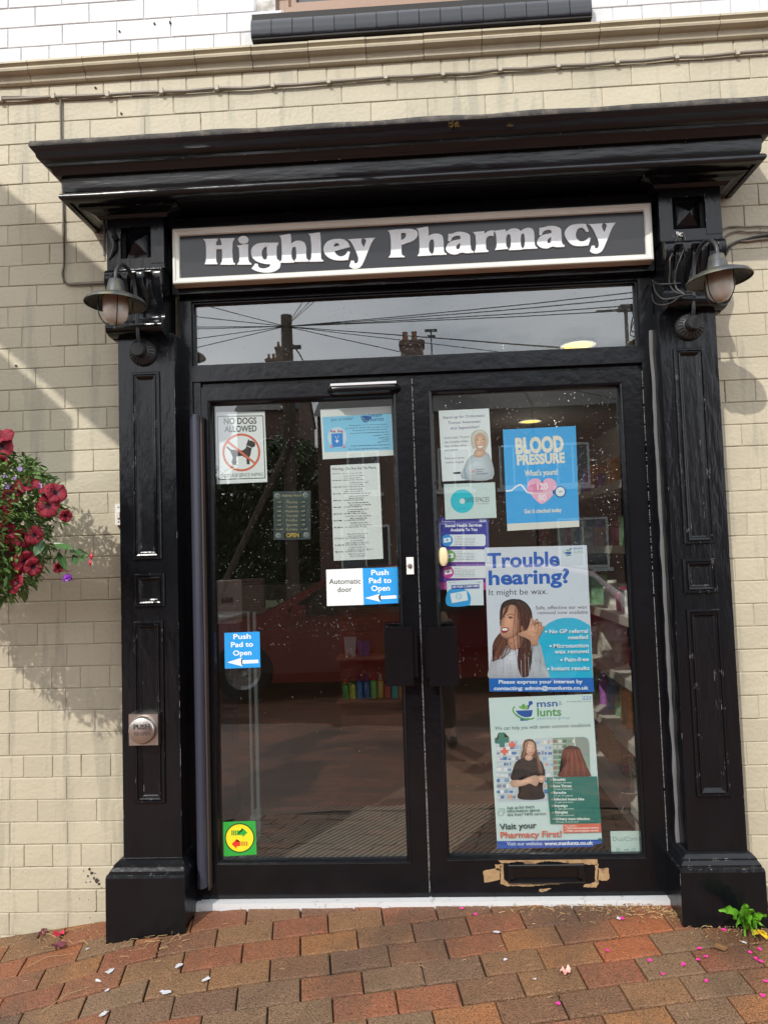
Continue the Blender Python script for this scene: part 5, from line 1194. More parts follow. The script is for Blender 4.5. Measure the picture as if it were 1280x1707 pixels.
c = mixc(t2.outputs['Fac'], c, (.42, .28, .16), f0=.60, f1=.72, amt=.45)
l(c, b.inputs['Base Color'])
r = n.new('ShaderNodeMapRange'); r.inputs[1].default_value = .35; r.inputs[2].default_value = .65; r.inputs[3].default_value = .42; r.inputs[4].default_value = .75; l(t1.outputs['Fac'], r.inputs[0]); l(r.outputs[0], b.inputs['Roughness'])
bp = n.new('ShaderNodeBump'); bp.inputs['Strength'].default_value = 1; bp.inputs['Distance'].default_value = .006; l(t2.outputs['Fac'], bp.inputs['Height'])
bp2 = n.new('ShaderNodeBump'); bp2.inputs['Strength'].default_value = .6; bp2.inputs['Distance'].default_value = .006; l(t1.outputs['Fac'], bp2.inputs['Height']); l(bp.outputs[0], bp2.inputs['Normal']); l(bp2.outputs[0], b.inputs['Normal'])
groutm = pm('sandy_dark_joint', (.028, .02, .014), .95, bump=1, bscale=120, var=.4, vscale=30)
th_ = R(9.3); U = Vector((math.cos(th_), math.sin(th_), 0)); V_ = Vector((-math.sin(th_), math.cos(th_), 0))
# anchor: joint corner surveyed on the ramp
def ground_hit(px, py):
    v = MC @ Vector((px - 640.0, -(py - 853.5), -FPX)); lo, hi = .3, 8
    for _ in range(40):
        m_ = (lo + hi) / 2; p = CAM + v * (m_ / v.y)
        if p.z > gz(p.x, p.y): lo = m_
        else: hi = m_
    return CAM + v * (lo / v.y)
anc = ground_hit(547.7, 1553.7); anc.z = 0
rp = random.Random(3)
bm = NB(); PLm, PWm = .2, .1
for j in range(-17, 9):
    for i in range(-16, 16):
        u0 = i * PLm + (PLm / 2 if j % 2 else 0); v0 = j * PWm
        cpos = anc + U * (u0 + PLm / 2) + V_ * (v0 + PWm / 2)
        if cpos.y > .12 or cpos.x < -2.6 or cpos.x > 2.4 or cpos.y < -1.45: continue
        if -.98 < cpos.x < 1.08 and cpos.y > .10: continue
        gp = .0023; ch = .0045; dz = rp.uniform(-.0022, .0022); du, dv = rp.uniform(-.0012, .0012), rp.uniform(-.0012, .0012); rot = rp.uniform(-.008, .008)
        tx, ty = rp.uniform(-.012, .012), rp.uniform(-.02, .02)
        rings = []
        for ins, h in ((0, -.03), (0, -.004), (.0012, -.0014), (ch, 0)):
            ring = []
            for (a, b_) in ((gp + ins, gp + ins), (PLm - gp - ins, gp + ins), (PLm - gp - ins, PWm - gp - ins), (gp + ins, PWm - gp - ins)):
                a2, b2 = a - PLm / 2, b_ - PWm / 2; a3 = a2 - b2 * rot; b3 = b2 + a2 * rot
                p = cpos + U * (a3 + du) + V_ * (b3 + dv); ring.append(bm.verts.new((p.x, p.y, gz(p.x, p.y) + h + dz + a2 * tx + b2 * ty)))
            rings.append(ring)
        for A, B in zip(rings, rings[1:]):
            for k in range(4): bm.faces.new((A[k], A[(k + 1) % 4], B[(k + 1) % 4], B[k]))
        bm.faces.new(rings[-1])
tag(obj('pavement', bm, pavc), kind='structure')
def groundgrid(x0, x1, y0, y1, nx, ny, dz, name, mat):
    bm = NB(); G = [[bm.verts.new((x0 + (x1 - x0) * i / nx, y0 + (y1 - y0) * j / ny, gz(x0 + (x1 - x0) * i / nx, y0 + (y1 - y0) * j / ny) + dz)) for i in range(nx + 1)] for j in range(ny + 1)]
    for j in range(ny):
        for i in range(nx): bm.faces.new((G[j][i], G[j][i + 1], G[j + 1][i + 1], G[j + 1][i]))
    return tag(obj(name, bm, mat), kind='structure')
groundgrid(-2.8, 2.6, -1.5, .3, 60, 24, -.013, 'paving_bed', groutm)
# forecourt further out (seen in the glass)
fm = bpy.data.materials.new('forecourt_paving'); fm.use_nodes = True; n = fm.node_tree.nodes; l = fm.node_tree.links.new; b = n['Principled BSDF']
tcn = n.new('ShaderNodeTexCoord'); mpn = n.new('ShaderNodeMapping'); mpn.inputs['Rotation'].default_value = (0, 0, -th_); br = n.new('ShaderNodeTexBrick')
br.inputs['Scale'].default_value = 1; br.inputs['Brick Width'].default_value = .2; br.inputs['Row Height'].default_value = .1; br.inputs['Mortar Size'].default_value = .004
br.inputs['Color1'].default_value = (.24, .09, .05, 1); br.inputs['Color2'].default_value = (.14, .07, .045, 1); br.inputs['Mortar'].default_value = (.05, .035, .025, 1)
nzz = n.new('ShaderNodeTexNoise'); nzz.inputs['Scale'].default_value = 1.1; nzz.inputs['Detail'].default_value = 8
l(tcn.outputs['Object'], mpn.inputs[0]); l(mpn.outputs[0], br.inputs['Vector']); l(tcn.outputs['Object'], nzz.inputs['Vector'])
x = n.new('ShaderNodeMixRGB'); x.blend_type = 'MULTIPLY'; x.inputs[2].default_value = (.35, .35, .35, 1); r = n.new('ShaderNodeMapRange'); r.inputs[1].default_value = .52; r.inputs[2].default_value = .6; l(nzz.outputs['Fac'], r.inputs[0]); l(r.outputs[0], x.inputs[0]); l(br.outputs['Color'], x.inputs[1]); l(x.outputs[0], b.inputs['Base Color']); b.inputs['Roughness'].default_value = .7
def gflat(x0, x1, y0, y1, z, name, mat):
    bm = sheet(x0, x1, 0, 1, 0)
    for v, c_ in zip(bm.verts, ((x0, y0), (x1, y0), (x1, y1), (x0, y1))): v.co = (c_[0], c_[1], z)
    return tag(obj(name, bm, mat), kind='structure')
groundgrid(-16, 16, -8.2, -1.5, 60, 24, -.004, 'forecourt', fm)
groundgrid(-16, -2.8, -1.5, .24, 30, 4, -.004, 'forecourt', fm); groundgrid(2.6, 16, -1.5, .24, 30, 4, -.004, 'forecourt', fm)
zr = gz(0, -8.2) - .10
asph = pm('asphalt', (.05, .05, .052), .8, bump=.5, bscale=80, var=.2, vscale=2)
gflat(-60, 60, -15.5, -8.2, zr, 'road', asph)
grassm = pm('verge_grass', (.07, .10, .03), .9, var=.5, vscale=3)
gflat(-200, 200, -300, 60, zr - .45, 'ground', grassm)
gflat(-60, 60, -18.2, -15.5, zr + .12, 'far_pavement', pm('far_slabs', (.25, .24, .22), .8, var=.2, vscale=1))
bm = NB(); box(bm, -60, 60, -15.6, -15.5, zr - .1, zr + .125); tag(obj('kerb', bm, pm('kerb_stone', (.3, .3, .29), .8)), kind='structure')
bm = NB(); box(bm, -16, 16, -8.3, -8.2, zr - .1, zr + .098); tag(obj('kerb', bm, pm('kerb_stone', (.3, .3, .29), .8)), kind='structure')
# ================================================================= litter and weeds on the paving
pinkm = pm('bright_pink_petal', (.78, .03, .30), .5); whm = pm('white_flake', (.5, .5, .53), .5); stravm = pm('dry_straw', (.42, .28, .13), .8, island=.4); dkm = pm('dry_flower', (.12, .02, .035), .7, var=.4, vscale=80)
salm = pm('crumpled_pink_petal', (.72, .38, .32), .6); redp = pm('fallen_crimson_petal', (.50, .015, .06), .5)
rd = random.Random(8)
def flake(name, px, py, r, mat, label, cat, group=None, asp=1.0, hgt=.004, n=9, crum=.35):
    p = ground_hit(px, py); bm = NB(); ring = []; a0 = rd.uniform(0, 6)
    for k in range(n):
        t = 2 * math.pi * k / n; rr = r * rd.uniform(1 - crum, 1 + crum); x = math.cos(t) * rr * asp; y = math.sin(t) * rr
        x, y = x * math.cos(a0) - y * math.sin(a0), x * math.sin(a0) + y * math.cos(a0); ring.append(bm.verts.new((x, y, rd.uniform(.0, hgt) + .0015)))
    c = bm.verts.new((0, 0, hgt * .3 + .001))
    for k in range(n): bm.faces.new((c, ring[k], ring[(k + 1) % n]))
    o = obj(name, bm, mat); o.location = p + Vector((0, 0, .002)); tag(o, label, cat, group)
for (px, py) in ((1012, 1586), (1083, 1603), (1139, 1610), (1104, 1626), (1163, 1602), (1166, 1583), (1275, 1638), (1177, 1637), (1271, 1662), (770, 1516), (792, 1526), (930, 1676), (1206, 1552), (1213, 1541), (1258, 1600), (1268, 1605), (1176, 1597), (1264, 1584), (1250, 1590), (1036, 1533)):
    flake('fallen_petal', px, py, .0075, pinkm, 'tiny bright pink petal lying on the brick paving', 'petal', 'pink petals on the paving')
for (px, py, s) in ((185, 1620, .011), (300, 1612, .010), (344, 1635, .009), (276, 1656, .011), (174, 1692, .009), (164, 1638, .007), (178, 1654, .006), (827, 1556, .008), (1030, 1533, .006), (890, 1634, .005), (146, 1584, .006), (842, 1602, .005), (1240, 1574, .006)):
    flake('fallen_petal', px, py, s, whm, 'small white petal flake on the brick paving', 'petal', 'white flakes on the paving', asp=1.7)
flake('fallen_petal', 942, 1623, .017, salm, 'crumpled pale pink flower alone on a dark paver at the lower right', 'petal', None, 1.1, .02, 14, .3)
flake('fallen_petal', 101, 1561, .018, redp, 'crimson petunia flower fallen on the paving left of the left plinth', 'petal', None, 1.2, .022, 12, .3)
flake('fallen_petal', 99, 1580, .018, dkm, 'withered dark petunia flower just below the fallen crimson one', 'petal', None, 1.4, .018, 12, .3)
flake('fallen_petal', 72, 1558, .013, dkm, 'small withered flower by the wall foot, leftmost on the paving', 'petal', None, 1.3, .015, 10, .3)
flake('fallen_petal', 253, 1541, .011, dkm, 'withered brown flower head at the foot of the left plinth', 'petal', None, 1.3, .02, 10, .3)
flake('dead_leaf', 1200, 1583, .012, pm('brown_leaf', (.16, .08, .03), .8), 'small brown leaf below the weed by the right plinth', 'leaf', None, 1.8, .01)
flake('yellow_leaf', 1266, 1563, .024, pm('yellow_leaf', (.75, .48, .02), .5), 'yellow leaf lying under the green weed at the right plinth', 'leaf', None, 1.6, .03)
bm = NB()
def straw(px, py, L_, r=.0006):
    p = ground_hit(px, py) + Vector((0, 0, .004)); a = rd.uniform(0, math.pi); d = Vector((math.cos(a), math.sin(a) * .7, rd.uniform(-.05, .25))) * L_
    e = p + d; e.z = max(e.z, gz(e.x, e.y) + .002); tube(bm, [p, (p + e) / 2 + Vector((rd.gauss(0, L_ * .12), rd.gauss(0, L_ * .12), L_ * .08)), e], r, 4)
for k in range(560):
    px = rd.gauss(1140, 60) if k % 3 else rd.gauss(1000, 90); py = 1509 + abs(rd.gauss(0, 11)) + max(0, (px - 1080)) * .22
    if px > 1290 or px < 700: continue
    straw(px, py, rd.uniform(.004, .022), rd.uniform(.0004, .0013))
for k in range(120): straw(rd.uniform(330, 1110), 1509 + abs(rd.gauss(0, 5)), rd.uniform(.003, .016), .0006)
for k in range(110): straw(rd.uniform(0, 330), 1560 + rd.gauss(10, 16), rd.uniform(.008, .05), rd.uniform(.0004, .0009))
for k in range(90): straw(rd.uniform(0, 1270), rd.uniform(1530, 1700), rd.uniform(.003, .02), .0006)
p0 = ground_hit(70, 1690); p1 = ground_hit(150, 1648); tube(bm, [p0 + Vector((0, 0, .006)), (p0 + p1) / 2 + Vector((0, 0, .02)), p1 + Vector((0, 0, .006))], .0011, 5)
p0 = ground_hit(45, 1615); p1 = ground_hit(112, 1594); tube(bm, [p0 + Vector((0, 0, .006)), (p0 + p1) / 2 + Vector((0, 0, .02)), p1 + Vector((0, 0, .006))], .001, 5)
tag(obj('straw_litter', bm, stravm), kind='stuff')
# crumbs of soil and grit
bm = NB()
for k in range(1500):
    m_ = k % 4
    if m_ == 0: px, py = rd.gauss(1150, 50), 1512 + abs(rd.gauss(0, 9)) + max(0, 0)
    elif m_ == 1: px, py = rd.gauss(960, 70), 1508 + abs(rd.gauss(0, 16))
    elif m_ == 2: px, py = rd.uniform(0, 330), rd.gauss(1585, 30)
    else: px, py = rd.uniform(0, 1280), rd.uniform(1515, 1707)
    if m_ == 0: py += max(0, px - 1110) * .20
    if not (0 < px < 1290): continue
    c = ground_hit(px, py); s_ = rd.uniform(.0006, .0026)
    vs = [bm.verts.new(c + Vector(v) * s_ + Vector((0, 0, s_ * .6 + .001))) for v in ((1, 0, 0), (-.6, .8, 0), (-.5, -.9, .1), (0, 0, 1.1))]
    for f in ((0, 1, 3), (1, 2, 3), (2, 0, 3)): bm.faces.new([vs[i] for i in f])
tag(obj('grit', bm, pm('soil_crumbs', (.16, .11, .065), .95, island=.7)), kind='stuff')
# weed
weedm = pm('weed_leaf', (.13, .36, .025), .4, var=.2, vscale=30, island=.1, sub=0)
wd = thing('weed', 'bright green lobed weed growing against the right plinth', 'plant', ground_hit(1245, 1556))
def lobed(p, tip, w_, seed):
    r = random.Random(seed); d = tip - p; L_ = d.length; dn = d.normalized(); s_ = dn.cross(Vector((0, -1, .5)));  s_.normalize(); up = s_.cross(dn)
    bm = NB(); N = 16; A, B, Cc = [], [], []
    for k in range(N + 1):
        t = k / N; env = math.sin(math.pi * min(1, t * .92 + .05)) ** .8 * (.35 + .65 * t) * 1.25; lob = .62 + .38 * abs(math.sin(t * 11 + seed)); ww = w_ * env * lob if t > .12 else w_ * .08
        if k == N: ww = w_ * .12
        m_ = p + d * t + Vector((0, 0, .18 * L_ * math.sin(math.pi * t))) + up * .002 * math.sin(t * 17 + seed)
        Cc.append(bm.verts.new(m_)); A.append(bm.verts.new(m_ + s_ * ww + up * ww * .25 + up * .003 * r.uniform(-1, 1))); B.append(bm.verts.new(m_ - s_ * ww * r.uniform(.85, 1.1) + up * ww * .25 + up * .003 * r.uniform(-1, 1)))
    for k in range(N): bm.faces.new((A[k], A[k + 1], Cc[k + 1], Cc[k])); bm.faces.new((Cc[k], Cc[k + 1], B[k + 1], B[k]))
    obj('leaf', bm, weedm, wd, smooth=True)
wp = ground_hit(1243, 1553)
for i, (px, py, y, w_) in enumerate(((1198, 1518, -.24, .017), (1222, 1530, -.27, .016), (1240, 1507, -.22, .018), (1252, 1516, -.25, .018), (1262, 1533, -.25, .020), (1277, 1525, -.24, .016), (1231, 1522, -.30, .015), (1240, 1560, -.33, .018), (1262, 1552, -.31, .018), (1226, 1546, -.32, .014), (1256, 1563, -.34, .014), (1274, 1545, -.28, .014), (1250, 1540, -.30, .018))):
    lobed(wp + Vector((rd.uniform(-.008, .008), .0, 0)), P3(px, py, y), w_, i)
# raindrops on the panes: uncountable, one object
dropm = bpy.data.materials.new('raindrop'); dropm.use_nodes = True; b = dropm.node_tree.nodes['Principled BSDF']; b.inputs['Base Color'].default_value = (.85, .88, .9, 1); b.inputs['Roughness'].default_value = .1; b.inputs['Transmission Weight'].default_value = .7; b.inputs['IOR'].default_value = 1.33
bm = NB(); rr = random.Random(77)
def drop(x, z, s_, el=1.0):
    vs = [bm.verts.new((x + s_ * a, GY - .0002 - s_ * .5 * h, z + s_ * el * b_)) for a, b_, h in ((0, 1, 0), (.87, .5, 0), (.87, -.5, 0), (0, -1.1, 0), (-.87, -.5, 0), (-.87, .5, 0))]
    ws = [bm.verts.new((x + s_ * .6 * a, GY - s_ * .5, z + s_ * el * .6 * b_)) for a, b_ in ((0, 1), (.87, .5), (.87, -.5), (0, -1.1), (-.87, -.5), (-.87, .5))]
    for k in range(6): bm.faces.new((vs[k], vs[(k + 1) % 6], ws[(k + 1) % 6], ws[k]))
    bm.faces.new(ws)
def panes(n, x0, x1, z0, z1, dens):
    for _ in range(n):
        x = rr.uniform(x0, x1); z = rr.uniform(z0, z1)
        cl = mnoise.noise(Vector((x * 5, z * 5, 3))) + .35 * mnoise.noise(Vector((x * 17, z * 17, 5)))
        if cl + dens(x, z) < rr.uniform(-.3, .6): continue
        drop(x, z, rr.choice((.0005, .0006, .0008, .001, .0014)), rr.uniform(1, 1.5))
panes(3600, -.76, -.04, .75, 1.93, lambda x, z: (z - 1.1) * .1 - (.25 if x < -.3 and z < 1 else 0))
panes(4200, .12, .84, .8, 1.935, lambda x, z: .45 * (x - .5) + (z - 1.1) * .25)
panes(3400, -.82, .91, 2.11, 2.345, lambda x, z: .0)
panes(350, -.76, .84, .18, .75, lambda x, z: -.15)
tag(obj('raindrops', bm, dropm), kind='stuff')

# ================================================================= inside the shop
fl = pm('brown_vinyl_floor', (.10, .062, .042), .45, bump=.2, bscale=20, var=.2, vscale=3); matm = bpy.data.materials.new('ribbed_mat'); matm.use_nodes = True
n = matm.node_tree.nodes; l = matm.node_tree.links.new; b = n['Principled BSDF']; tcn = n.new('ShaderNodeTexCoord'); mpn = n.new('ShaderNodeMapping'); mpn.inputs['Rotation'].default_value = (0, 0, .62); wv = n.new('ShaderNodeTexWave'); wv.inputs['Scale'].default_value = 13
cc = n.new('ShaderNodeValToRGB'); cc.color_ramp.elements[0].color = (.03, .024, .02, 1); cc.color_ramp.elements[1].color = (.19, .15, .115, 1); l(tcn.outputs['Object'], mpn.inputs[0]); l(mpn.outputs[0], wv.inputs['Vector']); l(wv.outputs['Fac'], cc.inputs[0]); l(cc.outputs[0], b.inputs['Base Color']); b.inputs['Roughness'].default_value = .95
def solid(name, x0, x1, y0, y1, z0, z1, mat, parent=None, bev=0):
    bm = NB(); box(bm, x0, x1, y0, y1, z0, z1); return obj(name, bm, mat, parent, bev=bev)
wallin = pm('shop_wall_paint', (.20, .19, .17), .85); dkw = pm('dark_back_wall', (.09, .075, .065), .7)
tag(solid('floor', -2.6, 2.4, .10, 7, -.05, .012, fl), kind='structure')
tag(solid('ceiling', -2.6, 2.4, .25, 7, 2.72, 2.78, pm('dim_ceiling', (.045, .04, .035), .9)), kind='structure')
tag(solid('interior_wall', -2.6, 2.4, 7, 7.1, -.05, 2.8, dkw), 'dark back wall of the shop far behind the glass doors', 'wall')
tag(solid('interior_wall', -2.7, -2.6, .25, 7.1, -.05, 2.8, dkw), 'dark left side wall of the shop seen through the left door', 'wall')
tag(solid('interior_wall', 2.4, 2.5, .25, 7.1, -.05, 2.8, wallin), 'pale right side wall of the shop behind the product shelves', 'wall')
tag(solid('door_mat', -.85, .80, .14, .95, .013, .026, matm), 'ribbed brown mat on the shop floor just inside the doors', 'mat')
# ceiling lights (lit)
for i, (x, y, s_) in enumerate(((1.18, 2.1, .10), (1.0, 3.1, .10), (-1.6, 2.6, .12), (1.3, 5.0, .1))):
    t = thing('ceiling_light', ('round lit ceiling light seen through the right end of the transom', 'lit ceiling light far back above the middle of the shop', 'lit ceiling light inside at the upper left', 'lit ceiling light far back on the right')[i], 'light', (x, y, 2.70), 'shop ceiling lights')
    bm = NB(); lathe(bm, [(s_ + .02, .0), (s_ + .02, -.02), (s_, -.022)], (x, y, 2.72), (0, 0, 1), 28); obj('rim', bm, wplastic, t)
    bm = NB(); lathe(bm, [(0, -.018), (s_, -.018)], (x, y, 2.72), (0, 0, 1), 28); obj('diffuser', bm, pm('lit_diffuser', (1.0, .68, .16), .5, emit=(2.0 if i == 0 else .9)) , t)
    pl_ = bpy.data.lights.new('shop_lamp_light', 'POINT'); pl_.energy = (10, 11, 12, 12)[i]; pl_.color = (1, .93, .8); pl_.shadow_soft_size = .1; po = bpy.data.objects.new('lamp_light', pl_); COL.objects.link(po); po.parent = t; po.location = (0, 0, -.4)
# right hand shelving
shm = pm('cream_metal_shelf', (.6, .56, .5), .5, bump=.1); shelf = thing('shelving_unit', 'long cream metal shelving unit with goods along the right side of the shop', 'shelves', (1.2, .6, 0))
solid('back_panel', 1.36, 1.39, .35, 4.2, .05, 1.86, pm('dull_back_panel', (.13, .115, .09), .7), shelf); solid('base_panel', .98, 1.36, .35, 4.2, .02, .14, shm, shelf)
SZ = (.145, .42, .70, .98, 1.30, 1.62)
for z in SZ: solid('shelf', .96 if z < 1.2 else 1.04, 1.36, .35, 4.2, z, z + .016, shm, shelf); 
for z in SZ: x = .948 if z < 1.2 else 1.028; solid('price_rail', x, x + .012, .35, 4.2, z - .018, z + .022, pm('price_rail', (.55, .52, .44), .4), shelf)
ri = random.Random(31)
cols = [(.5, .46, .42), (.35, .05, .12), (.55, .22, .05), (.12, .3, .5), (.6, .58, .5), (.30, .1, .35), (.08, .08, .09), (.5, .05, .05), (.62, .60, .58), (.2, .35, .2)]
pmats = [pm('product_%s' % nm, c, .4, var=.5, vscale=25) for nm, c in zip(('cream', 'crimson', 'orange', 'blue', 'ivory', 'purple', 'black', 'red', 'white', 'green'), cols)]
CN = ('cream', 'crimson', 'orange', 'blue', 'ivory', 'purple', 'black', 'red', 'white', 'green')
for zi, z in enumerate(SZ):
    y = .48; ordn = 0
    while y < 3.6:
        k = ri.randrange(10); d = ri.uniform(.06, .13); h = ri.uniform(.09, .19); xx = (1.0 if z < 1.2 else 1.07) + ri.uniform(0, .05)
        lab = '%s packet, %s from the doors on the %s shelf inside the right door' % (CN[k], ('first second third fourth fifth sixth seventh eighth ninth tenth eleventh twelfth thirteenth fourteenth fifteenth sixteenth seventeenth eighteenth nineteenth twentieth'.split() + ['far'] * 30)[ordn], ('floor-level', 'second lowest', 'third lowest', 'third highest', 'second highest', 'topmost')[zi]); ordn += 1
        bm = NB(); z0 = z + .017
        if ri.random() < .45: lathe(bm, [(0, 0), (d * .36, 0), (d * .38, .01), (d * .38, h * .72), (d * .2, h * .8), (d * .2, h), (0, h)], (xx + .05, y + d / 2, z0), (0, 0, 1), 14); nm = 'bottle'
        else: box(bm, xx, xx + .09, y, y + d, z0, z0 + h); nm = 'packet'
        tag(obj(nm, bm, pmats[k], smooth=(nm == 'bottle')), lab.replace('packet', nm), nm, 'goods on the right-hand shelves'); y += d + ri.uniform(.02, .09)
# wooden crate and a ball of leaves low on the right
cratem = pm('crate_wood', (.34, .20, .08), .7, bump=.5, var=.3, vscale=12, stretch=(1, 1, 6))
cx_, cz_ = Q(1045, 1246, .75); t = thing('wooden_crate', 'slatted wooden box standing low inside the right door', 'box', (cx_, .75, cz_ - .07))
for k in range(3): solid('slat', cx_ - .085 + k * .058, cx_ - .032 + k * .058, .75, .77, cz_ - .07, cz_ + .075, cratem, t)
solid('box_body', cx_ - .083, cx_ + .086, .771, .95, cz_ - .068, cz_ + .07, cratem, t)
bx, bz = Q(1050, 1279, .62); bm = NB()
for k in range(500):
    v = Vector((ri.gauss(0, 1), ri.gauss(0, 1), ri.gauss(0, 1))).normalized() * .045; e = v.orthogonal().normalized() * .006; p = Vector((bx, .62, bz)) + v; bm.faces.new([bm.verts.new(q_) for q_ in (p - e, p + v * .12, p + e)])
tag(obj('leaf_ball', bm, pm('leaf_ball', (.07, .10, .03), .7, island=.5)), 'small ball of green leaves beside the wooden box', 'ornament')
# far middle slatwall with bottles and tubes
slm = pm('brown_slatwall', (.36, .17, .10), .55, bump=.2); FY = 2.2
t = thing('slatwall_stand', 'brown slatted display stand holding tubes and spray bottles in the middle of the shop', 'display stand', P3(625, 1200, FY))
def W(px, py): return Q(px, py, FY)
x0, z0 = W(569, 1207); x1, zt_ = W(700, 1010)
for k in range(5):
    za = z0 + (zt_ - z0) * k / 5; zb_ = z0 + (zt_ - z0) * (k + 1) / 5 - .008; solid('slat_panel', x0, x1, FY + .02, FY + .04, za, zb_, slm, t)
for py in (1093, 1161): _, z = W(600, py); solid('shelf', x0, x1, FY - .22, FY + .02, z, z + .014, slm, t)
solid('base', x0 + .02, x1 - .02, FY - .2, FY + .02, z0 + .0, z0 + .10, slm, t)
def bottle(px, py, h, r, k, lab):
    x, z = Q(px, py, FY - .1); z = W(600, 1161)[1] + .014; bm = NB(); lathe(bm, [(0, 0), (r, 0), (r, h * .7), (r * .8, h * .76), (r * .45, h * .8), (r * .5, h), (0, h)], (x, FY - .12, z), (0, 0, 1), 16)
    for f in bm.faces:
        zz = f.calc_center_median().z - z; f.material_index = 1 if zz > h * .74 else (2 if h * .25 < zz < h * .55 else 0)
    return bm
bcols = [('green and orange', (.08, .3, .05), (.8, .25, .03)), ('yellow', (.7, .5, .03), (.1, .3, .05)), ('blue', (.02, .15, .4), (.02, .08, .25)), ('dark blue', (.02, .1, .3), (.02, .08, .25)), ('green with a red cap', (.15, .35, .06), (.6, .05, .03)), ('orange with a white cap', (.7, .25, .03), (.6, .6, .55)), ('red with a blue label', (.55, .06, .04), (.05, .1, .4)), ('teal', (.04, .35, .35), (.6, .6, .6)), ('orange', (.75, .2, .03), (.4, .05, .03))]
for k, (nm, c1_, c2_) in enumerate(bcols):
    px = 577 + k * 11.6; bm = bottle(px, 1160, .16 if k in (2, 3, 4, 5) else .13, .022, k, nm)
    tag(obj('spray_bottle', bm, [pm('bottle_a', c1_, .3), pm('bottle_cap', c2_, .3), pm('bottle_label', tuple(min(1, x * 2 + .1) for x in c1_), .4)], smooth=True), '%s spray bottle on the lower shelf of the brown stand' % nm, 'bottle', 'bottles on the brown stand')
for k, px in enumerate((580, 589, 602, 612)):
    x, _ = Q(px, 1090, FY - .1); z = W(600, 1093)[1] + .014; bm = NB(); h = .13 if k < 2 else .10
    for i in range(1):
        vs = [bm.verts.new(v) for v in ((x - .014, FY - .13, z), (x + .014, FY - .13, z), (x + .014, FY - .09, z), (x - .014, FY - .09, z), (x - .024, FY - .112, z + h), (x + .024, FY - .112, z + h), (x + .024, FY - .108, z + h), (x - .024, FY - .108, z + h))]
        for f in ((0, 1, 5, 4), (1, 2, 6, 5), (2, 3, 7, 6), (3, 0, 4, 7), (4, 5, 6, 7)): bm.faces.new([vs[j] for j in f])
    tag(obj('cream_tube', bm, pm('tube_%d' % k, (.6, .6, .62) if k < 2 else (.12, .08, .35), .35)), ('white cream tube, first on the upper shelf of the brown stand', 'white cream tube, second on the upper shelf of the brown stand', 'purple cream tube beside the white ones', 'rightmost purple cream tube on the upper shelf')[k], 'tube', 'tubes on the brown stand')
# glass side screen inside the left door
scr = thing('glass_screen', 'low glass side screen with metal edge strips standing inside the left door', 'screen', P3(430, 1290, .45))
edm = pm('screen_edge', (.45, .50, .48), .3, metal=.3)
bm = NB(); a0 = P3(424, 1110, .55); a1 = P3(438, 1288, .55); a1.x = a0.x; box(bm, a0.x, a0.x + .012, .54, .56, .03, a0.z + .25); box(bm, a0.x - .026, a0.x - .018, .54, .56, .03, a0.z + .25); obj('post', bm, edm, scr)
bm = NB(); box(bm, a0.x - .022, a0.x - .010, .16, .54, .026, .05); box(bm, a0.x - .022, a0.x + .006, .50, .60, .026, .14); obj('floor_channel', bm, edm, scr)
# counter far back
tag(solid('counter', -2.3, -.3, 5.2, 5.9, .013, 1.0, pm('counter_front', (.18, .15, .13), .5), bev=.01), 'dim counter at the back of the shop', 'counter')
# pale appliance-like dispenser standing at far left inside
t = thing('water_dispenser', 'pale pinkish dispenser standing inside at the left edge of the left door', 'dispenser', P3(378, 1040, .9)); dm = pm('dispenser_body', (.42, .34, .32), .4)
c = P3(378, 1000, .9); bm = NB(); box(bm, c.x - .055, c.x + .055, .86, 1.0, c.z - .12, c.z + .10); obj('body', bm, dm, t, bev=.02)
bm = NB(); box(bm, c.x - .01, c.x + .045, .845, .862, c.z - .01, c.z + .015); obj('nozzle', bm, plasticb, t)
bm = NB(); box(bm, c.x - .03, c.x + .03, .88, .98, .013, c.z - .118); obj('stand', bm, pm('dark_stand', (.05, .045, .045), .5), t)
# ================================================================= the street behind the photographer (seen mirrored in the glass)
def MR(px, py, depth):
    """point in the street at y = -depth that the panes mirror at that survey pixel"""
    x, z = Q(px, py, 2 * GY + depth); return Vector((x, -depth, z))
brk = bpy.data.materials.new('brown_house_brick'); brk.use_nodes = True; n = brk.node_tree.nodes; l = brk.node_tree.links.new; b = n['Principled BSDF']
tcn = n.new('ShaderNodeTexCoord'); mpn = n.new('ShaderNodeMapping'); mpn.inputs['Rotation'].default_value = (R(90), 0, 0); br = n.new('ShaderNodeTexBrick'); br.inputs['Scale'].default_value = 1; br.inputs['Brick Width'].default_value = .23; br.inputs['Row Height'].default_value = .08; br.inputs['Mortar Size'].default_value = .01
br.inputs['Color1'].default_value = (.20, .085, .055, 1); br.inputs['Color2'].default_value = (.12, .06, .04, 1); br.inputs['Mortar'].default_value = (.2, .17, .14, 1)
l(tcn.outputs['Object'], mpn.inputs[0]); l(mpn.outputs[0], br.inputs['Vector']); l(br.outputs['Color'], b.inputs['Base Color']); b.inputs['Roughness'].default_value = .85
slate = pm('dark_slate', (.06, .055, .058), .6, bump=.5, bscale=8, var=.3, vscale=1.5); winf = pm('white_window_frame', (.6, .6, .58), .4); wing = pm('house_window_glass', (.03, .035, .04), .05, spec=1); potm = pm('chimney_pot', (.3, .13, .07), .8)
HZ = zr + .12
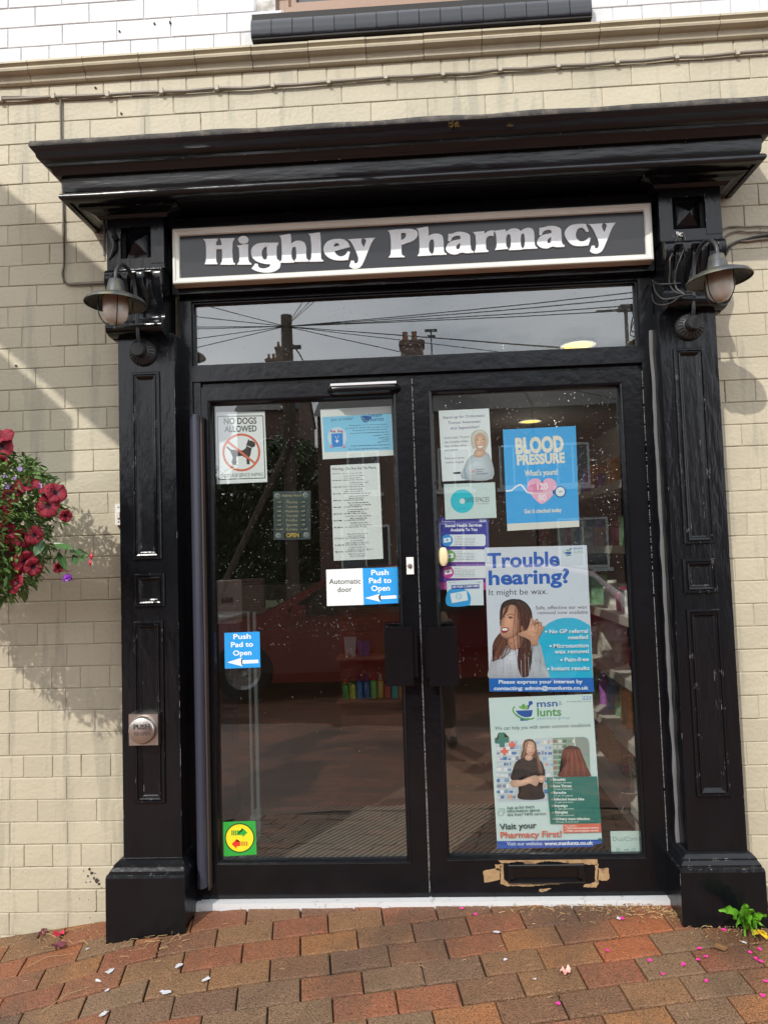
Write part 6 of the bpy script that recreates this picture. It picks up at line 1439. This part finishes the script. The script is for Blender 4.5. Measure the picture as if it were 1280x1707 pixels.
def house(x0, x1, yf, eaves, ridge, label, chim, wins, gable=False):
    t = thing('terraced_house', label, 'house', ((x0 + x1) / 2, yf, HZ), 'houses across the street'); yb = yf - 7
    bm = NB(); box(bm, x0, x1, yb, yf, HZ, HZ + eaves)
    ym = (yb + yf) / 2
    for x in (x0, x1): bm.faces.new([bm.verts.new(v) for v in ((x, yb, HZ + eaves), (x, yf, HZ + eaves), (x, ym, HZ + ridge))])
    obj('walls', bm, brk, t)
    bm = NB()
    for (ya, yb2) in ((yf + .3, ym), (yb - .3, ym)):
        vs = [bm.verts.new(v) for v in ((x0 - .1, ya, HZ + eaves - .1), (x1 + .1, ya, HZ + eaves - .1), (x1 + .1, yb2, HZ + ridge + .08), (x0 - .1, yb2, HZ + ridge + .08))]; bm.faces.new(vs)
    rf = obj('roof', bm, slate, t)
    for (cx, w_, h) in chim:
        bm = NB(); box(bm, cx - w_ / 2, cx + w_ / 2, ym - .3, ym + .3, HZ + ridge - .6, HZ + h); box(bm, cx - w_ / 2 - .06, cx + w_ / 2 + .06, ym - .36, ym + .36, HZ + h - .2, HZ + h - .05)
        ch = obj('chimney', bm, brk, rf)
        ch.location = Vector((0, 0, 0))
        bm = NB()
        for k in range(max(1, int(w_ / .33))): px_ = cx - w_ / 2 + .17 + k * .33; lathe(bm, [(.11, -.05), (.12, .0), (.09, .32), (.11, .36), (.08, .36)], (px_, ym, HZ + h), (0, 0, 1), 10)
        pt = obj('chimney_pots', bm, potm, t)
    for (wx, wz, ww, wh) in wins:
        bm = NB(); picture_frame(bm, wx - ww / 2, wx + ww / 2, HZ + wz, HZ + wz + wh, yf, [(0, -.02), (0, .06), (.07, .06), (.07, .01)]); box(bm, wx - .03, wx + .03, yf, yf + .05, HZ + wz, HZ + wz + wh)
        for v in bm.verts: v.co.y = yf + (yf - v.co.y) if v.co.y < yf else v.co.y
        bmesh.ops.recalc_face_normals(bm, faces=bm.faces)
        f = obj('window', bm, winf, t)
        bm = NB(); box(bm, wx - ww / 2 + .05, wx + ww / 2 - .05, yf + .005, yf + .02, HZ + wz + .05, HZ + wz + wh - .05); pn = obj('pane', bm, wing, f)
        bm = NB(); box(bm, wx - ww / 2 - .1, wx + ww / 2 + .1, yf, yf + .12, HZ + wz - .12, HZ + wz - .01); obj('sill', bm, winf, f)
house(-3.0, 3.6, -19, 5.9, 7.7, 'brown brick terraced house directly opposite with a chimney at mid roof', [(.02, .8, 9.1), (-2.7, .7, 7.9)], [(-1.6, 3.4, 1.0, 1.3), (1.2, 3.4, 1.0, 1.3), (3.0, 3.4, .9, 1.3), (-1.6, .9, 1.5, 1.5), (1.4, .9, 1.5, 1.5)])
house(3.7, 10.0, -19, 5.9, 7.7, 'brown brick terraced house opposite, next to the right end', [(7, .9, 8.2)], [(4.8, 3.4, 1.0, 1.3), (7.5, 3.4, 1.0, 1.3), (5, .9, 1.5, 1.5), (8, .9, 1.5, 1.5)])
house(-24, -16.0, -30, 4.8, 6.8, 'low brick house beyond the verge seen at the far left of the door glass', [(-20, .9, 8.0)], [(-18, 3, 1.2, 1.2), (-21, 3, 1.2, 1.2), (-18, .9, 1.5, 1.3)])
house(-11.4, -7.4, -42, 11.0, 13.5, 'tall old brick house with chimneys far behind the utility pole', [(-9.75, .7, 15.2), (-9.1, .6, 16.0)], [(-10, 6, 1.2, 1.2)])
# utility pole with wires
PT = MR(478, 527, 17.3); polem = pm('creosoted_pole', (.10, .07, .05), .9, bump=.8, bscale=14, stretch=(1, 1, .1), var=.3, vscale=6)
up_ = thing('utility_pole', 'tall wooden pole carrying a fan of wires across the street', 'pole', (PT.x, PT.y, HZ))
bm = NB(); tube(bm, [(PT.x, PT.y, HZ - .3), (PT.x, PT.y, (HZ + PT.z) / 2), (PT.x, PT.y, PT.z)], [.20, .18, .16], 14); obj('shaft', bm, polem, up_, smooth=True)
bm = NB()
for k in range(5): box(bm, PT.x - .05, PT.x + .28 * (k % 2) + .12, PT.y - .05, PT.y + .05, PT.z - .7 - k * .28, PT.z - .6 - k * .28)
tube(bm, spline([PT + Vector((.2, .15, -.9)), PT + Vector((.5, .15, -1.5)), PT + Vector((.4, .15, -2.2)), PT + Vector((.15, .15, -1.7))], 5), .02, 6); obj('step_irons', bm, galvd, up_)
bm = NB(); tube(bm, [(PT.x + .1, PT.y + .2, PT.z - 3.6), (PT.x - 2.3, PT.y + .3, HZ)], .10, 10); obj('stay_strut', bm, polem, up_, smooth=True)
bm = NB(); A0 = PT + Vector((0, .1, -.35))
for (px, py, dd) in ((316, 497, 14), (316, 522, 14.5), (316, 541, 15), (316, 545, 15.5), (316, 562, 15), (316, 578, 15), (522, 500, 14), (500, 505, 13), (514, 500, 13.5), (1075, 480, 11), (1075, 500, 12), (1075, 492, 11.5), (1075, 470, 11), (1075, 572, 13), (1075, 578, 14), (700, 590, 16), (1000, 600, 15.5)):
    e = MR(px, py, dd); v = e - A0; e2 = A0 + v * ((17.2 - 4.0) / (17.2 - dd)); v = e2 - A0; s_ = min(.25, v.length * .008)
    tube(bm, [A0 + (e2 - A0) * (k / 14) - Vector((0, 0, s_ * math.sin(math.pi * k / 14))) for k in range(15)], .011, 4, caps=False)
obj('wires', bm, cabled, up_)
# street lamp / aerial masts on the roofs
e = MR(718, 549, 22.5); bm = NB(); tube(bm, [(e.x, -22.5, HZ + 6.9), (e.x, -22.5, e.z)], .03, 6); box(bm, e.x - .22, e.x + .22, -22.52, -22.48, e.z - .1, e.z); box(bm, e.x - .14, e.x + .14, -22.52, -22.48, e.z - .3, e.z - .22); tag(obj('roof_aerial', bm, galvd), 'television aerial on the roof ridge opposite', 'aerial')
e = MR(1042, 515, 17.5); bm = NB(); tube(bm, [(e.x, -17.5, HZ), (e.x, -17.5, e.z)], [.08, .05], 8); tube(bm, [(e.x, -17.5, e.z), (e.x - 1.0, -16.8, e.z - .25)], .03, 6); box(bm, e.x - .2, e.x + .2, -17.6, -17.3, e.z - .05, e.z + .08); tag(obj('street_lamp', bm, galvd), 'slim grey street lamp opposite near the right end of the transom', 'lamp post')
# trees behind the left door reflection
def tree(x, y, h, r, seed, label):
    t = thing('tree', label, 'tree', (x, y, HZ)); q_ = random.Random(seed); bm = NB(); tube(bm, [(x, y, HZ - .2), (x + .1, y, HZ + h * .3), (x, y, HZ + h * .6)], [.25, .2, .1], 8)
    for k in range(6): a_ = k * 1.05; tube(bm, [(x, y, HZ + h * (.3 + .05 * k)), (x + math.cos(a_) * r * .6, y + math.sin(a_) * r * .6, HZ + h * (.55 + .05 * k))], [.09, .03], 6)
    obj('trunk', bm, polem, t)
    bm = NB(); cl = [(Vector((x + q_.gauss(0, r * .5), y + q_.gauss(0, r * .45), HZ + h * q_.uniform(.35, .92))), q_.uniform(.3, .55) * r) for _ in range(16)]
    for c, rr_ in cl:
        for _ in range(380):
            v = Vector((q_.gauss(0, 1), q_.gauss(0, 1), q_.gauss(0, 1))).normalized() * rr_ * q_.uniform(.6, 1.05); e = v.orthogonal().normalized() * q_.uniform(.05, .1); p = c + v; e2 = v.cross(e).normalized() * .12
            bm.faces.new([bm.verts.new(k_) for k_ in (p - e, p - e2, p + e, p + e2)])
    obj('crown', bm, pm('tree_leaves', (.06, .10, .025), .6, island=.5), t)
tree(-5.9, -26, 6.3, 2.0, 1, 'bushy green tree beyond the pole, the nearer of the trees'); tree(-12.5, -30, 6.5, 2.6, 2, 'rounded tree at the far left beyond the verge'); tree(-6.6, -33, 7.6, 1.8, 3, 'taller narrow tree beside the old house')
hb = NB(); qh = random.Random(5)
for _ in range(16000):
    p = Vector((qh.uniform(-40, -3.2), -22 + qh.gauss(0, .5), HZ + 4.2 * qh.random() ** .7 + .4 * mnoise.noise(Vector((_ * .01, 0, 0))))); a_ = Vector((qh.gauss(0, 1), qh.gauss(0, 1), qh.gauss(0, 1))).normalized() * .16; b_ = a_.orthogonal().normalized() * .12
    hb.faces.new([hb.verts.new(k_) for k_ in (p - a_, p - b_, p + a_, p + b_)])
box(hb, -40, -3.2, -22.4, -21.9, HZ, HZ + 3.6)
tag(obj('hedge', hb, pm('hedge_leaves', (.05, .08, .025), .7, island=.5)), 'tall dark green hedge across the street left of the terrace', 'hedge')
# wooden fence & low post on the verge
tag(solid('low_wall', -14, -4.5, -17.9, -17.6, HZ, HZ + .9, brk), 'low brick garden wall across the street', 'wall')
# the red car parked on the forecourt --------------------------------
cy0 = -4.9; carm = pm('maroon_car_paint', (.20, .006, .016), .14, coat=1.0, metal=.15); carg = pm('car_glass', (.012, .014, .015), .04, spec=1); tyre = pm('tyre', (.012, .012, .012), .8); chrome = pm('wheel_alloy', (.35, .35, .36), .3, metal=.8)
CZ = gz(-1, -6); car = thing('parked_car', 'dark red hatchback parked side-on behind the photographer', 'car', (-.2, cy0 - .85, CZ))
# side outline (x, z) front at left
SO = [(-2.93, .30), (-2.95, .55), (-2.90, .72), (-2.75, .84), (-2.35, .95), (-1.95, 1.01), (-1.55, 1.24), (-1.20, 1.43), (-.90, 1.52), (-.4, 1.565), (.2, 1.56), (1.3, 1.52), (1.8, 1.42), (2.1, 1.12), (2.2, .95), (2.24, .6), (2.2, .32), (1.8, .22), (-2.6, .20)]
SO = [(x + .2, z * .92) for x, z in SO]
def inset(z): return .02 + (.16 * max(0, (z - .95) / .6) ** 1.0 if z > .95 else .05 * abs(z - .7))
bm = NB(); WD = 1.72; secs = []
for k in range(9):
    s_ = -1 + 2 * k / 8; ring = []
    for (x, z) in SO:
        yy = (WD / 2 - inset(z)) * s_; rd_ = 1 - .06 * abs(s_) ** 6
        ring.append(bm.verts.new((-.8 + (x + .8) * rd_, cy0 - WD / 2 + yy, CZ + z - (.04 * abs(s_) ** 8 if z > 1.2 else 0))))
    secs.append(ring)
for A, B in zip(secs, secs[1:]):
    for k in range(len(SO)): bm.faces.new((A[k], A[(k + 1) % len(SO)], B[(k + 1) % len(SO)], B[k]))
bm.faces.new(secs[0]); bm.faces.new(secs[-1][::-1]); bmesh.ops.recalc_face_normals(bm, faces=bm.faces)
obj('body', bm, carm, car, smooth=True)
for sgn, nm in ((1, 1), (-1, -1)):
    for pl in ([(-1.62, 1.05), (-1.22, 1.33), (-.95, 1.43), (-.62, 1.46), (-.62, 1.0), (-1.5, .98)], [(-.54, 1.0), (-.54, 1.465), (.1, 1.47), (.42, 1.44), (.52, 1.02)], [(.64, 1.03), (.57, 1.44), (1.3, 1.43), (1.72, 1.34), (1.92, 1.06)]):
        bm = NB(); fr_ = []; 
        for (x, z) in pl:
            yy = (WD / 2 - inset(z * .92) + .008) * sgn; fr_.append(bm.verts.new((x + .2, cy0 - WD / 2 + yy, CZ + z * .92)))
        bm.faces.new(fr_); obj('side_window', bm, carg, car)
for wx in (-1.92, 1.5):
    for sgn in (1, -1):
        yc = cy0 - WD / 2 + sgn * (WD / 2 - .10)
        bm = NB(); lathe(bm, [(.20, -.10), (.30, -.10), (.325, -.07), (.325, .07), (.30, .10), (.20, .10)], (wx, yc, CZ + .325), (0, 1, 0), 32); wh = obj('wheel', bm, tyre, car, smooth=True)
        bm = NB(); lathe(bm, [(0, sgn * .09), (.06, sgn * .10), (.07, sgn * .08), (.17, sgn * .085), (.21, sgn * .10), (.21, sgn * .02)], (wx, yc, CZ + .325), (0, 1, 0), 10); obj('rim', bm, chrome, wh)
bm = NB(); box(bm, -1.36, -1.20, cy0 - .10, cy0 + .10, CZ + .90, CZ + 1.03); obj('wing_mirror', bm, carm, car, bev=.03)
for y_ in (cy0 - .2, cy0 - WD + .2): bm = NB(); lathe(bm, [(0, .06), (.08, .04), (.11, 0)], (-2.66, y_, CZ + .62), (-1, .1, .2), 14); obj('headlight', bm, wing, car)
bm = NB(); tube(bm, [(-.38, cy0 - .03, CZ + .3), (-.38, cy0 - .03, CZ + .9)], .004, 4); obj('door_seam', bm, tyre, car)
bm = NB(); box(bm, -.65, -.48, cy0 - .05, cy0 + .0, CZ + .78, CZ + .81); obj('door_handle', bm, carm, car, bev=.008)
# ---------------------------------------------------------------- the photographer
skinp = pm('skin', (.45, .27, .19), .5); coatp = pm('dark_jacket', (.02, .022, .028), .8); trp = pm('dark_trousers', (.016, .016, .02), .85); shoem = pm('dark_shoe', (.02, .018, .016), .5); hairp = pm('dark_hair', (.03, .02, .015), .7)
PX, PY = CAM.x + .05, CAM.y - .30; PZ = gz(PX, PY); pz = lambda h: PZ + h
person = thing('person', 'person in dark clothes holding up a phone, mirrored in the glass', 'person', (PX, PY, PZ))
def skin(name, verts, edges, radii, mat, parent, sub=2):
    me = bpy.data.meshes.new(name); me.from_pydata([Vector(v) for v in verts], edges, []); o = bpy.data.objects.new('tmp', me); COL.objects.link(o)
    m_ = o.modifiers.new('s', 'SKIN'); me.skin_vertices[0].data[0].use_root = True
    for i, r in enumerate(radii): me.skin_vertices[0].data[i].radius = (r if isinstance(r, tuple) else (r, r))
    s_ = o.modifiers.new('d', 'SUBSURF'); s_.levels = sub; bpy.context.view_layer.update()
    m2 = bpy.data.meshes.new_from_object(o.evaluated_get(bpy.context.evaluated_depsgraph_get())); bpy.data.objects.remove(o); m2.materials.append(mat)
    for p in m2.polygons: p.use_smooth = True
    return m2
X, Y = PX, PY
HZc = CAM.z - PZ        # height the phone is held at
bv = [(X, Y, pz(.95)), (X, Y, pz(1.12)), (X, Y - .01, pz(1.32)), (X, Y, pz(1.46)), (X, Y, pz(1.53)), (X, Y + .01, pz(1.60)), (X, Y + .01, pz(1.70)), (X, Y + .0, pz(1.78)),
      (X - .19, Y, pz(1.45)), (X - .25, Y + .06, pz(1.20)), (X - .07, Y + .24, pz(HZc - .04)), (X + .19, Y, pz(1.45)), (X + .25, Y + .06, pz(1.20)), (X + .07, Y + .24, pz(HZc - .04)),
      (X - .09, Y, pz(.90)), (X - .11, Y + .02, pz(.50)), (X - .12, Y, pz(.10)), (X + .09, Y, pz(.90)), (X + .12, Y + .02, pz(.50)), (X + .14, Y, pz(.10)), (X - .13, Y + .13, pz(.05)), (X + .16, Y + .13, pz(.05))]
be = [(0, 1), (1, 2), (2, 3), (3, 4), (4, 5), (5, 6), (6, 7), (3, 8), (8, 9), (9, 10), (3, 11), (11, 12), (12, 13), (0, 14), (14, 15), (15, 16), (0, 17), (17, 18), (18, 19), (16, 20), (19, 21)]
brd = [(.17, .12), (.15, .11), (.17, .12), (.12, .09), .055, (.07, .08), (.078, .095), (.05, .06), .065, .05, .032, .065, .05, .032, .10, .065, .045, .10, .065, .045, .04, .04]
me = skin('body', bv, be, brd, skinp, person); body = link('body', me, person)
me = skin('jacket', bv[:5] + bv[8:14], [(0, 1), (1, 2), (2, 3), (3, 4), (3, 5), (5, 6), (6, 7), (3, 8), (8, 9), (9, 10)], [(.185, .135), (.165, .125), (.185, .135), (.13, .10), .05, .075, .06, .042, .075, .06, .042], coatp, person); link('jacket', me, person)
me = skin('trousers', [bv[0]] + bv[14:20], [(0, 1), (1, 2), (2, 3), (0, 4), (4, 5), (5, 6)], [(.175, .13), .115, .08, .065, .115, .08, .065], trp, person); link('trousers', me, person)
for (sx, fx) in ((-.12, -.13), (.14, .16)):
    me = skin('shoe', [(X + sx, Y - .05, pz(.05)), (X + (sx + fx) / 2, Y + .06, pz(.05)), (X + fx, Y + .17, pz(.035))], [(0, 1), (1, 2)], [(.05, .055), (.052, .05), (.045, .032)], shoem, person); link('shoe', me, person)
me = skin('hair', [(X, Y - .02, pz(1.66)), (X, Y - .015, pz(1.74)), (X, Y, pz(1.80))], [(0, 1), (1, 2)], [(.085, .095), (.088, .10), (.06, .07)], hairp, person); link('hair', me, person)
for s_ in (-1, 1):
    hx, hy, hz = X + s_ * .07, Y + .25, pz(HZc - .03); V0 = [(hx, hy - .02, hz - .03), (hx - s_ * .01, hy, hz + .02)]; E0 = [(0, 1)]; r0 = [(.018, .026), (.016, .034)]
    for k in range(4):
        i = len(V0); V0 += [(hx - s_ * (.012 + .002 * k), hy + .012, hz + .035 - k * .018), (hx - s_ * .030, hy + .022, hz + .036 - k * .018), (hx - s_ * .045, hy + .012, hz + .034 - k * .017)]; E0 += [(1, i), (i, i + 1), (i + 1, i + 2)]; r0 += [.009, .0085, .0075]
    i = len(V0); V0 += [(hx - s_ * .01, hy - .018, hz + .02), (hx - s_ * .03, hy - .022, hz + .038)]; E0 += [(0, i), (i, i + 1)]; r0 += [.011, .009]
    me = skin('hand', V0, E0, r0, skinp, person, 1); link('hand', me, person)
bm = NB()
for s_ in (-.03, .03): lathe(bm, [(.0, .010), (.008, .007), (.011, 0)], (X + s_, Y + .088, pz(1.70)), (0, 1, 0), 10)
obj('eyes', bm, wing, person)
bm = NB(); tube(bm, [(X, Y + .09, pz(1.71)), (X, Y + .118, pz(1.665)), (X, Y + .09, pz(1.655))], [.008, .015, .01], 8); obj('nose', bm, skinp, person, smooth=True)
bm = NB(); tube(bm, [(X - .025, Y + .084, pz(1.628)), (X, Y + .094, pz(1.626)), (X + .025, Y + .084, pz(1.628))], .006, 6); obj('mouth', bm, pm('lips', (.35, .12, .1), .5), person)
ph = solid('phone', X - .045 - .03, X + .045 + .03, CAM.y - .045, CAM.y - .036, CAM.z - .038, CAM.z + .036, plasticb, bev=.003); tag(ph, 'black phone held up in both hands by the photographer', 'phone')
